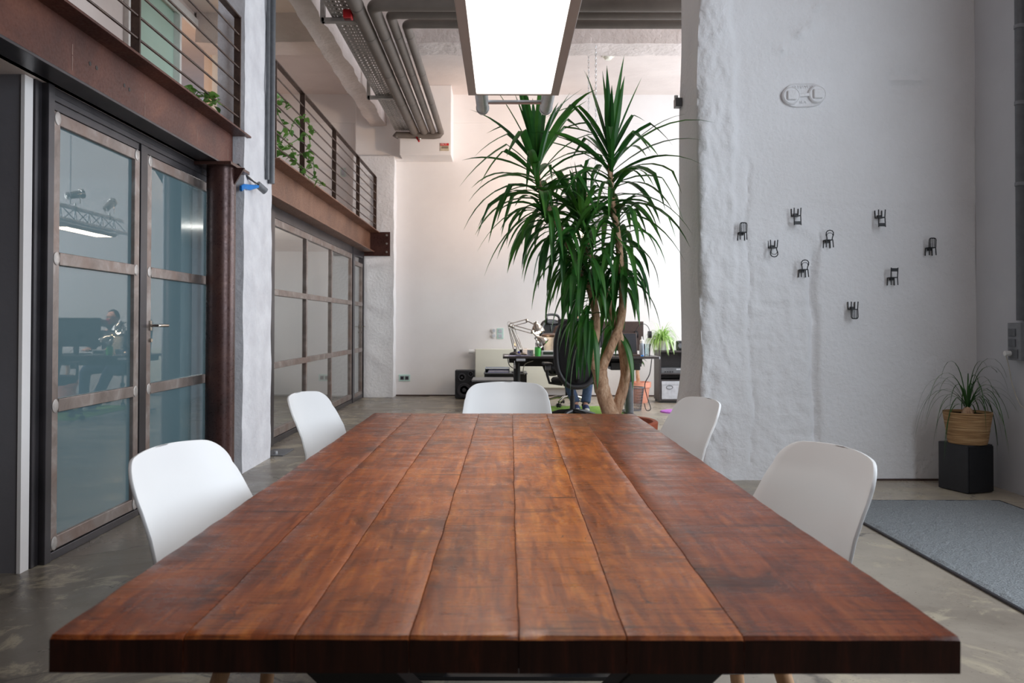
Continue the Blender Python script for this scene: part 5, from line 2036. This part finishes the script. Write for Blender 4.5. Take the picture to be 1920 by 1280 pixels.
# glass and water bottle with charger
gx = P(1213.5, 660, 9.75).x
gl = thing('drinking_glass', 'clear tumbler at the right end of the desk', 'glass', (gx, 9.75, DZ))
MB().lathe([(0.0, 0.001), (0.033, 0.001), (0.042, 0.15), (0.039, 0.15), (0.030, 0.012), (0.0, 0.012)], (gx, 9.75, DZ), 28).build('tumbler', M['clear'], gl)
MB().lathe([(0.0, 0.013), (0.0295, 0.013), (0.0365, 0.10), (0.0, 0.10)], (gx, 9.75, DZ), 28).build('water', M['clear'], gl)
bxx = P(1203.5, 655, 9.85).x
bt = thing('plastic_bottle', 'small clear bottle with white nozzle left of the tumbler', 'bottle', (bxx, 9.85, DZ))
MB().lathe([(0.0, 0.001), (0.030, 0.001), (0.032, 0.13), (0.024, 0.155), (0.0, 0.156)], (bxx, 9.85, DZ), 24).build('body', M['thermo'], bt)
MB().lathe([(0.026, 0.155), (0.026, 0.19), (0.012, 0.20), (0.006, 0.24), (0, 0.24)], (bxx, 9.85, DZ), 20).build('cap', M['white'], bt)
be, _, _ = small_box('eraser_block', 'flat bright blue object lying beside the tumbler', 'stationery', 1196, 1207, 9.70, 0.015, 0.03, M['blue'], 0.003)
ph = thing('folded_cable', 'tangled pale lead lying in front of the laptop', 'cable', (1.63, 9.68, DZ))
cpts = [Vector((1.60 + 0.045 * math.cos(k * .9) + .006 * k, 9.69 + 0.025 * math.sin(k * 1.1), DZ + 0.006 + 0.002 * (k % 3))) for k in range(14)]
MB().tube(catmull(cpts, 3), 0.004, 6).build('lead', M['whitecable'], ph)
# leads hanging below the desk
for i, (pts, lab) in enumerate((
        ([P(1222, 672, 10.2), P(1218, 700, 10.2), P(1209, 720, 10.25), P(1214, 745, 10.3), P(1220, 765, 10.3), P(1212, 768, 10.3), P(1208, 755, 10.3)], 'thin dark lead looping from the right end of the desk to the floor'),
        ([P(952, 672, 10.0), P(955, 684, 10.0), P(962, 690, 10.0)], 'short dark lead at the left end of the desk'),
        ([P(1000, 676, 10.1), P(985, 682, 10.1), P(981, 695, 10.1), P(984, 702, 10.1)], 'pale lead hanging behind the left desk leg'))):
    tag(MB().tube(catmull(pts, 6), 0.006, 6).build('hanging_cable', M['whitecable'] if i == 2 else M['cable']), lab, 'cable', 'leads hanging from the desk')


# ================================================================== OFFICE CHAIRS
def office_chair(label, x, y, rz, mesh_mat, base_mat, headrest=False, colr=None):
    root = thing('office_chair', label, 'office chair', (x, y, 0.013), rz)
    # backrest: rounded frame loop (chair faces +Y, back at -Y)
    def outline(t):
        a = 2 * PI * t
        w = 0.235 + 0.02 * math.sin(a)
        xx = w * math.copysign(abs(math.cos(a)) ** 0.6, math.cos(a))
        zz = 0.79 + 0.37 * math.copysign(abs(math.sin(a)) ** 0.85, math.sin(a))
        if zz < 0.6:
            xx *= 1 - 0.30 * ((0.6 - zz) / 0.2) ** 1.2 * 0.6
        return Vector((xx, -0.27 - 0.10 * ((zz - 0.62)) ** 2 * 2 + 0.18 * xx * xx * 2, zz))
    loop = [outline(k / 48) for k in range(48)]
    MB().tube(loop, 0.030, 12, closed=True).build('back_frame', M['blackplastic'], root, local=True)
    mm = MB()
    n = 48
    vs = list(loop)
    rings = 5
    ctr = Vector((0, -0.285, 0.79))
    for r in range(1, rings + 1):
        for k in range(n):
            q = loop[k].lerp(ctr, r / rings)
            q.y = -0.285 - 0.02 * (r / rings)
            q.y = loop[k].y * (1 - r / rings) + (-0.30) * (r / rings)
            vs.append(q)
    fs = []
    for r in range(rings):
        for k in range(n):
            k2 = (k + 1) % n
            fs.append((r * n + k, r * n + k2, (r + 1) * n + k2, (r + 1) * n + k))
    mm.add(vs, fs)
    mm.build('back_mesh', mesh_mat, root, local=True, solid=0.004)
    s = MB()
    s.lathe([(0.0, 0.0), (0.20, 0.0), (0.235, 0.02), (0.24, 0.045), (0.22, 0.07), (0.15, 0.078), (0, 0.07)], (0, 0.0, 0.44), 32)
    s.v = [(a * 1.03, b * 1.05, c_) for a, b, c_ in s.v]
    s.build('seat', M['mesh'], root, local=True)
    MB().tube([(0, -0.02, 0.43), (0, -0.22, 0.44), (0, -0.32, 0.52), (0, -0.325, 0.72)], 0.02, 12).build('back_support', M['blackplastic'], root, local=True)
    MB().cyl((0, 0, 0.10), (0, 0, 0.30), 0.028, 18).build('gas_lift_sleeve', M['black'], root, local=True)
    MB().cyl((0, 0, 0.30), (0, 0, 0.44), 0.016, 14).build('gas_lift', base_mat, root, local=True)
    MB().box((-0.09, -0.11, 0.40), (0.09, 0.11, 0.44)).build('tilt_mechanism', M['blackplastic'], root, local=True, smooth=0, bevel=0.01)
    for sx in (-1, 1):
        a = MB()
        a.tube([(sx * 0.12, -0.02, 0.43), (sx * 0.27, -0.02, 0.45), (sx * 0.30, -0.03, 0.55), (sx * 0.30, -0.04, 0.66)], 0.016, 12)
        ar = a.build('armrest', M['blackplastic'], root, local=True)
        MB().box((sx * 0.30 - 0.045, -0.17, 0.655), (sx * 0.30 + 0.045, 0.10, 0.685)).build('arm_pad', M['blackplastic'], ar, local=True, smooth=0, bevel=0.012)
        MB().cyl((sx * 0.30 - 0.03, -0.10, 0.625), (sx * 0.30 + 0.03, -0.10, 0.625), 0.026, 16).build('height_knob', M['grey'], ar, local=True)
    for k in range(5):
        an = 2 * PI * k / 5 + 0.35
        d = Vector((math.cos(an), math.sin(an), 0))
        MB().tube([d * 0.02 + Vector((0, 0, 0.12)), d * 0.15 + Vector((0, 0, 0.115)), d * 0.30 + Vector((0, 0, 0.075))], [0.030, 0.024, 0.016], 12).build('base_arm', base_mat, root, local=True)
        c = d * 0.30
        sdir = Vector((-d.y, d.x, 0))
        w = MB()
        for s_ in (-1, 1):
            w.cyl(c + sdir * 0.006 * s_ + Vector((0, 0, 0.028)), c + sdir * 0.026 * s_ + Vector((0, 0, 0.028)), 0.028, 16)
        w.cyl(c + Vector((0, 0, 0.03)), c + Vector((0, 0, 0.08)), 0.008, 8)
        w.build('caster', M['blackplastic'], root, local=True)
    if headrest:
        h = MB()
        h.tube([(0, -0.31, 1.02), (0, -0.33, 1.14)], 0.012, 10)
        hr = [(-0.13, -0.27, 1.19), (-0.11, -0.29, 1.24), (0, -0.30, 1.255), (0.11, -0.29, 1.24), (0.13, -0.27, 1.19), (0.11, -0.29, 1.145), (0, -0.31, 1.135), (-0.11, -0.29, 1.145)]
        h.tube(catmull(hr + [hr[0]], 4)[:-1], 0.018, 10, closed=True)
        h.build('headrest', M['blackplastic'], root, local=True)
    return root


M['seemesh'] = M['mesh']
office_chair('black mesh office chair with its back to the camera, before the desk', 0.80, 9.20, 0.10, M['mesh'], M['black'])


# ================================================================== PERSON
def remeshed(mb, name, mat, parent, vox=0.008, smooth_it=3):
    o = mb.build(name, mat, parent, smooth=3.1)
    r = o.modifiers.new('remesh', 'REMESH')
    r.mode = 'VOXEL'
    r.voxel_size = vox
    r.use_smooth_shade = True
    s = o.modifiers.new('smooth', 'SMOOTH')
    s.factor = 0.5
    s.iterations = smooth_it
    return o


PX, PY = 0.98, 10.98          # pelvis
pr = thing('person', 'person in dark shirt and jeans seated behind the desk, mostly hidden by the yucca', 'person', (PX, PY, 0))


def W(x, y, z):
    """body space: x to the person's left (+X world), y toward the desk (-Y world)"""
    return Vector((PX + x, PY - y, z))


# stool the person sits on (seat hidden by desk and plant)
office_chair('office chair with headrest and chrome base, behind the desk under the seated person', PX - 0.09, PY + 0.06, PI + 0.75, M['mesh'], M['chrome'], True)

body = MB()
body.tube([W(0, 0, 0.56), W(0, -0.02, 0.70), W(0, -0.02, 0.85), W(0, 0.0, 0.98), W(0, 0.01, 1.04)], [0.14, 0.125, 0.14, 0.135, 0.07], 20)
body.tube([W(0, 0.01, 1.03), W(0, 0.03, 1.12)], [0.055, 0.052], 16)
hc = W(0, 0.05, 1.20)
body.ball(hc, (0.072, 0.092, 0.108), 24, 18)
body.ball(hc + Vector((0, -0.035, -0.055)), (0.052, 0.058, 0.055), 18, 12)
body.tube([hc + Vector((0, -0.086, 0.012)), hc + Vector((0, -0.104, -0.018)), hc + Vector((0, -0.092, -0.026))], [0.009, 0.013, 0.010], 10)
for s in (-1, 1):
    body.ball(hc + Vector((s * 0.074, 0.005, -0.008)), (0.008, 0.018, 0.028), 10, 8)
    body.ball(hc + Vector((s * 0.030, -0.078, 0.030)), (0.020, 0.014, 0.006), 10, 8)
    body.ball(hc + Vector((s * 0.030, -0.068, 0.008)), (0.018, 0.020, 0.014), 10, 8)
    sh = W(s * 0.17, 0.0, 0.985)
    el = W(s * 0.235, 0.16, 0.78)
    wr = W(s * 0.15, 0.38, 0.79)
    body.tube([W(s * 0.08, 0, 0.99), sh, el, wr], [0.06, 0.052, 0.038, 0.025], 14)
    # hand resting on the desk: palm, four bent fingers, thumb at the side
    kn = wr + Vector((-s * 0.02, -0.085, -0.008))
    body.tube([wr, wr.lerp(kn, .5), kn], [0.024, 0.030, 0.032], 12)
    for f in range(4):
        off = (f - 1.5) * 0.020
        L = [0.066, 0.076, 0.072, 0.056][f]
        b0 = kn + Vector((off, 0.0, 0))
        body.tube([b0, b0 + Vector((off * .2, -L * 0.45, 0.006)), b0 + Vector((off * .3, -L * 0.78, -0.006)), b0 + Vector((off * .3, -L, -0.020))], [0.0095, 0.009, 0.0082, 0.007], 8)
    tb = wr + Vector((-s * 0.026, -0.03, -0.004))
    body.tube([tb, tb + Vector((-s * 0.030, -0.028, -0.006)), tb + Vector((-s * 0.038, -0.058, -0.012))], [0.013, 0.010, 0.008], 8)
    hip = W(s * 0.09, 0.0, 0.56)
    knee = W(s * 0.15, 0.42, 0.52)
    ank = W(s * 0.06 + 0.03, 0.62, 0.09)
    body.tube([hip, knee, W(s * 0.11 + .01, 0.52, 0.32), ank, ank + Vector((0, -0.09, -0.04))], [0.07, 0.05, 0.045, 0.032, 0.028], 14)
remeshed(body, 'body', M['skin'], pr, 0.0075, 2)
fc = MB()
for s in (-1, 1):
    fc.ball(hc + Vector((s * 0.030, -0.0835, 0.010)), (0.011, 0.006, 0.007), 10, 8)
fc.build('eye', M['hair'], pr)
MB().tube([hc + Vector((-0.024, -0.087, -0.058)), hc + Vector((0, -0.094, -0.060)), hc + Vector((0.024, -0.087, -0.058))], 0.0045, 8).build('mouth', simple('lip', srgb(180, 105, 98), 0.5), pr)
gs_ = MB()
for s in (-1, 1):
    gs_.tube([hc + Vector((s * 0.031 + 0.022 * math.cos(a), -0.094, 0.010 + 0.016 * math.sin(a))) for a in [2 * PI * k / 16 for k in range(16)]], 0.002, 6, closed=True)
    gs_.cyl(hc + Vector((s * 0.053, -0.094, 0.012)), hc + Vector((s * 0.078, 0.0, 0.014)), 0.002, 6)
gs_.cyl(hc + Vector((-0.009, -0.095, 0.014)), hc + Vector((0.009, -0.095, 0.014)), 0.002, 6)
gs_.build('glasses', M['blackplastic'], pr)
ha = MB()
ha.ball(hc + Vector((0, 0.018, 0.022)), (0.079, 0.090, 0.100), 24, 16)
ha.v = [(x, y, z) if not (y < hc.y - 0.045 and z < hc.z + 0.065) else (x, max(y, hc.y - 0.045), z) for x, y, z in ha.v]
ha.v = [(x + 0.006 * noise.noise(Vector((x * 60, y * 60, z * 60))), y + 0.006 * noise.noise(Vector((y * 60, z * 60, x * 60))), z + 0.010 * noise.noise(Vector((z * 50, x * 50, y * 50)))) if z > hc.z - 0.02 else (hc.x + (x - hc.x) * 0.88, hc.y + 0.02 + (y - hc.y - 0.02) * 0.9, z) for x, y, z in ha.v]
ha.build('hair', M['hair'], pr)
sh = MB()
sh.tube([W(0, 0, 0.54), W(0, -0.02, 0.66), W(0, -0.02, 0.82), W(0, 0.0, 0.955), W(0, 0.01, 1.025), W(0, 0.015, 1.05)], [0.155, 0.155, 0.165, 0.150, 0.085, 0.06], 22)
for s in (-1, 1):
    sh.tube([W(s * 0.05, 0, 0.97), W(s * 0.165, 0.0, 0.98), W(s * 0.235, 0.15, 0.79), W(s * 0.165, 0.35, 0.79)], [0.075, 0.066, 0.050, 0.036], 16)
remeshed(sh, 'shirt', M['shirt'], pr, 0.012)
je = MB()
je.tube([W(0, -0.02, 0.60), W(0, 0.0, 0.53)], [0.155, 0.15], 20)
for s in (-1, 1):
    je.tube([W(s * 0.085, 0.0, 0.55), W(s * 0.15, 0.42, 0.52), W(s * 0.15, 0.47, 0.48), W(s * 0.12 + .01, 0.53, 0.32), W(s * 0.065 + 0.028, 0.61, 0.115)], [0.095, 0.074, 0.072, 0.064, 0.062], 16)
remeshed(je, 'jeans', M['jeans'], pr, 0.012)
for s in (-1, 1):
    a = W(s * 0.06 + 0.03, 0.62, 0.0)
    sk = MB()
    sk.tube([a + Vector((0, 0.05, 0.055)), a + Vector((0, 0.0, 0.062)), a + Vector((0, -0.09, 0.05)), a + Vector((0, -0.16, 0.040)), a + Vector((0, -0.195, 0.036))], [0.036, 0.044, 0.046, 0.042, 0.022], 14)
    shoe = remeshed(sk, 'sneaker', M['sneaker'], pr, 0.007)
    so = MB()
    so.lathe([(0.0, 0.0), (0.046, 0.0), (0.048, 0.02), (0.0, 0.02)], (0, 0, 0), 24)
    so.v = [(x + a.x, y * 2.8 + a.y - 0.07, z + 0.021) for x, y, z in so.v]
    so.build('sole', M['white'], shoe)
    tc_ = MB()
    tc_.ball(a + Vector((0, -0.178, 0.042)), (0.036, 0.034, 0.026), 16, 10)
    tc_.build('toe_cap', M['white'], shoe)

# brown jacket over the back of the person's chair side
jk = thing('hung_jacket', 'brown jacket draped over a chair back behind the mesh chair', 'jacket', P(1052, 640, 10.75))
jm = MB()
jm.tube([P(1038, 668, 10.6), P(1040, 640, 10.6), P(1048, 618, 10.6), P(1062, 608, 10.62), P(1078, 606, 10.64)], [0.06, 0.075, 0.07, 0.05, 0.045], 16)
jm.v = [(x, 10.6 + (y - 10.6) * 0.45 - 0.10, z) for x, y, z in jm.v]
jm.build('cloth', M['jacket'], jk)
MB().tube([P(1056, 610, 10.48), P(1058, 602, 10.48), P(1063, 601, 10.5)], 0.02, 10).build('red_collar', M['red'], jk)

# ================================================================== RIGHT SHELF UNIT
KX0 = P(1224, 700, 11.5).x
sf = thing('shelf_unit', 'dark grey open shelf unit against the far wall, right of the desk', 'shelf', (2.5, 11.9, 0))
KD0, KD1 = 11.55, 11.95
KX0 = P(1236, 700, KD0).x
KX1 = KX0 + 0.62
KZ = 0.755
s = MB()
s.box((KX0, KD0, 0.03), (KX0 + 0.025, KD1, KZ)).box((KX1 - 0.025, KD0, 0.03), (KX1, KD1, KZ)).box((KX0 + .025, KD0, KZ - 0.025), (KX1 - .025, KD1, KZ)).box((KX0 + .025, KD0, 0.03), (KX1 - .025, KD1, 0.055)).box((KX0 + .025, KD1 - 0.01, 0.055), (KX1 - .025, KD1, KZ - .025))
s.build('carcass', M['charcoal'], sf, smooth=0, bevel=0.002)
for z in (0.325, 0.44 - 0.02):
    MB().box((KX0 + .026, KD0 + 0.01, z - 0.008), (KX1 - .026, KD1 - 0.012, z + 0.008)).build('shelf', M['charcoal'], sf, smooth=0)
MB().box((KX0 + 0.01, KD0 + 0.02, 0.0), (KX1 - 0.01, KD1 - 0.02, 0.03)).build('plinth', M['black'], sf, smooth=0)
rc = thing('stereo_receiver', 'grey stereo receiver with knobs on the middle shelf', 'receiver', ((KX0 + KX1) / 2, KD0 + .1, 0.43))
MB().box((KX0 + 0.03, KD0 + 0.012, 0.4285), (KX1 - 0.03, KD0 + 0.3, 0.505)).build('case', M['midgrey'], rc, smooth=0, bevel=0.003)
for k in range(5):
    xx = KX0 + 0.09 + k * 0.035 + (0.1 if k > 3 else 0)
    MB().cyl((xx, KD0 + 0.0, 0.45), (xx, KD0 + 0.012, 0.45), 0.009, 12).build('knob', M['black'], rc)
MB().box((KX0 + 0.25, KD0 + 0.010, 0.475), (KX0 + 0.45, KD0 + 0.0125, 0.493)).build('display', M['palegrey'], rc, smooth=0)
sx = thing('storage_box', 'pale grey storage box with a round ring on the bottom shelf', 'box', ((KX0 + KX1) / 2, KD0 + .1, 0.055))
MB().box((KX0 + 0.035, KD0 - 0.004, 0.0555), (KX1 - 0.16, KD0 + 0.33, 0.312)).build('box', M['palegrey'], sx, smooth=0, bevel=0.004)
MB().box((KX0 + 0.032, KD0 - 0.008, 0.262), (KX1 - 0.157, KD0 + 0.33, 0.3125)).build('lid', M['palegrey'], sx, smooth=0, bevel=0.003)
q = P(1255.5, 725, KD0 - 0.006)
MB().tube([Vector((q.x + 0.045 * math.cos(a), KD0 - 0.008, q.z + 0.026 * math.sin(a))) for a in [2 * PI * k / 28 for k in range(28)]], 0.004, 8, closed=True).build('ring', M['midgrey'], sx)
# plant on the shelf
px_ = P(1241, 640, 11.72)
pz = thing('potted_spider_plant', 'pale green and white striped spider plant on the shelf unit', 'plant', (px_.x, 11.72, KZ))
MB().lathe([(0, 0.001), (0.06, 0.001), (0.088, 0.12), (0.092, 0.14), (0.084, 0.14), (0.0, 0.125)], (px_.x, 11.72, KZ), 28).build('pot', M['white'], pz)
R = random.Random(21)
lf = MB()
for k in range(210):
    a = R.uniform(0, 2 * PI)
    e = R.uniform(0.55, 1.4)
    lf.leaf(Vector((px_.x + 0.03 * math.cos(a), 11.72 + 0.03 * math.sin(a), KZ + 0.13)), (math.cos(a) * math.cos(e), math.sin(a) * math.cos(e), math.sin(e)), R.uniform(0.26, 0.42), R.uniform(0.011, 0.018), R.uniform(2.4, 4.2), 10, 0.15, 0.2)
lf.build('foliage', M['spider'], pz)
cmx = P(1277, 650, 11.7)
cm = thing('black_camera_bag', 'black rounded case at the right end of the shelf unit top', 'bag', (cmx.x, 11.7, KZ))
MB().box((cmx.x - 0.07, 11.62, KZ + 0.001), (cmx.x + 0.10, 11.76, KZ + 0.14)).build('case', M['blackplastic'], cm, smooth=0, bevel=0.02, bseg=4)
MB().cyl((cmx.x - 0.03, 11.60, KZ + 0.07), (cmx.x - 0.03, 11.625, KZ + 0.07), 0.035, 20).build('front_ring', M['midgrey'], cm)
vb, _, _ = small_box('white_case', 'thin white upright object between spider plant and black case', 'box', 1263, 1267, 11.6, 0.14, 0.08, M['white'], 0.006, KZ)
vb, _, _ = small_box('dark_bottle_box', 'small dark brown box beside the spider plant', 'box', 1258, 1262, 11.62, 0.13, 0.06, M['brown'], 0.006, KZ)

# terracotta coloured pot with bare trunk, beyond the desk
tp = P(1199, 740, 11.6)
tpt = thing('potted_bare_trunk', 'pink terracotta pot with a bare trunk, behind the wastebasket', 'plant', (tp.x, 11.6, 0))
MB().lathe([(0, 0.0), (0.11, 0.0), (0.12, 0.02), (0.145, 0.22), (0.165, 0.225), (0.168, 0.30), (0.15, 0.30), (0.14, 0.25), (0, 0.25)], (tp.x, 11.6, 0), 32).build('pot', M['pinkpot'], tpt)
MB().tube([Vector((tp.x - 0.01, 11.6, 0.24)), Vector((tp.x - 0.03, 11.6, 0.45)), Vector((tp.x - 0.01, 11.6, 0.62))], [0.03, 0.026, 0.02], 12).build('trunk', M['bark'], tpt)
R = random.Random(31)
lf = MB()
for k in range(26):
    a = k * 2.4
    e = R.uniform(-0.2, 1.3)
    lf.leaf(Vector((tp.x - 0.01, 11.6, 0.60)), (math.cos(a) * math.cos(e), math.sin(a) * math.cos(e) * .6, math.sin(e)), R.uniform(0.12, 0.2), 0.02, 2.0, 5)
lf.build('foliage', M['ponytail'], tpt)

# wire wastebasket
WB_Y = 10.57
wx = P(1187, 760, WB_Y).x
wb = thing('wire_wastebasket', 'round grey wire wastebasket by the right desk leg', 'wastebasket', (wx, WB_Y, 0))
wm = MB()
for k in range(40):
    a = 2 * PI * k / 40
    wm.tube([(wx + 0.105 * math.cos(a), WB_Y + 0.105 * math.sin(a), 0.008), (wx + 0.142 * math.cos(a + .02), WB_Y + 0.142 * math.sin(a + .02), 0.30)], 0.0024, 5)
for j in range(9):
    t = j / 8
    r_ = 0.105 + 0.037 * t
    wm.tube([(wx + r_ * math.cos(a), WB_Y + r_ * math.sin(a), 0.008 + 0.292 * t) for a in [2 * PI * k / 32 for k in range(32)]], 0.002, 5, closed=True)
wm.build('wire_mesh', M['midgrey'], wb)
MB().tube([(wx + 0.143 * math.cos(a), WB_Y + 0.143 * math.sin(a), 0.302) for a in [2 * PI * k / 36 for k in range(36)]], 0.007, 8, closed=True).build('rim', M['midgrey'], wb)
MB().cyl((wx, WB_Y, 0.002), (wx, WB_Y, 0.010), 0.108, 30).build('bottom', M['midgrey'], wb)

# round magenta mat
mx_ = P(1268, 770, 10.4)
MBm = MB()
MBm.lathe([(0.0, 0.022), (0.15, 0.024), (0.19, 0.016), (0.2, 0.0)], (mx_.x - 0.02, 10.35, 0.0), 40)
tag(MBm.build('round_mat', M['pink']), 'small round magenta mat on the floor, half behind the thick wall', 'rug')
# metal floor plate by the pier
fp = thing('floor_socket_plate', 'small metal floor plate with a bolt by the pier foot', 'floor plate', (-1.9, 7.05, 0))
a = P(505, 856, 6.9)
MB().box((-2.06, 6.86, 0.0), (-1.88, 7.22, 0.008)).build('plate', M['midgrey'], fp, smooth=0, bevel=0.002)
MB().cyl((-1.97, 6.96, 0.008), (-1.97, 6.96, 0.028), 0.016, 8).build('bolt', M['alu'], fp, smooth=0)
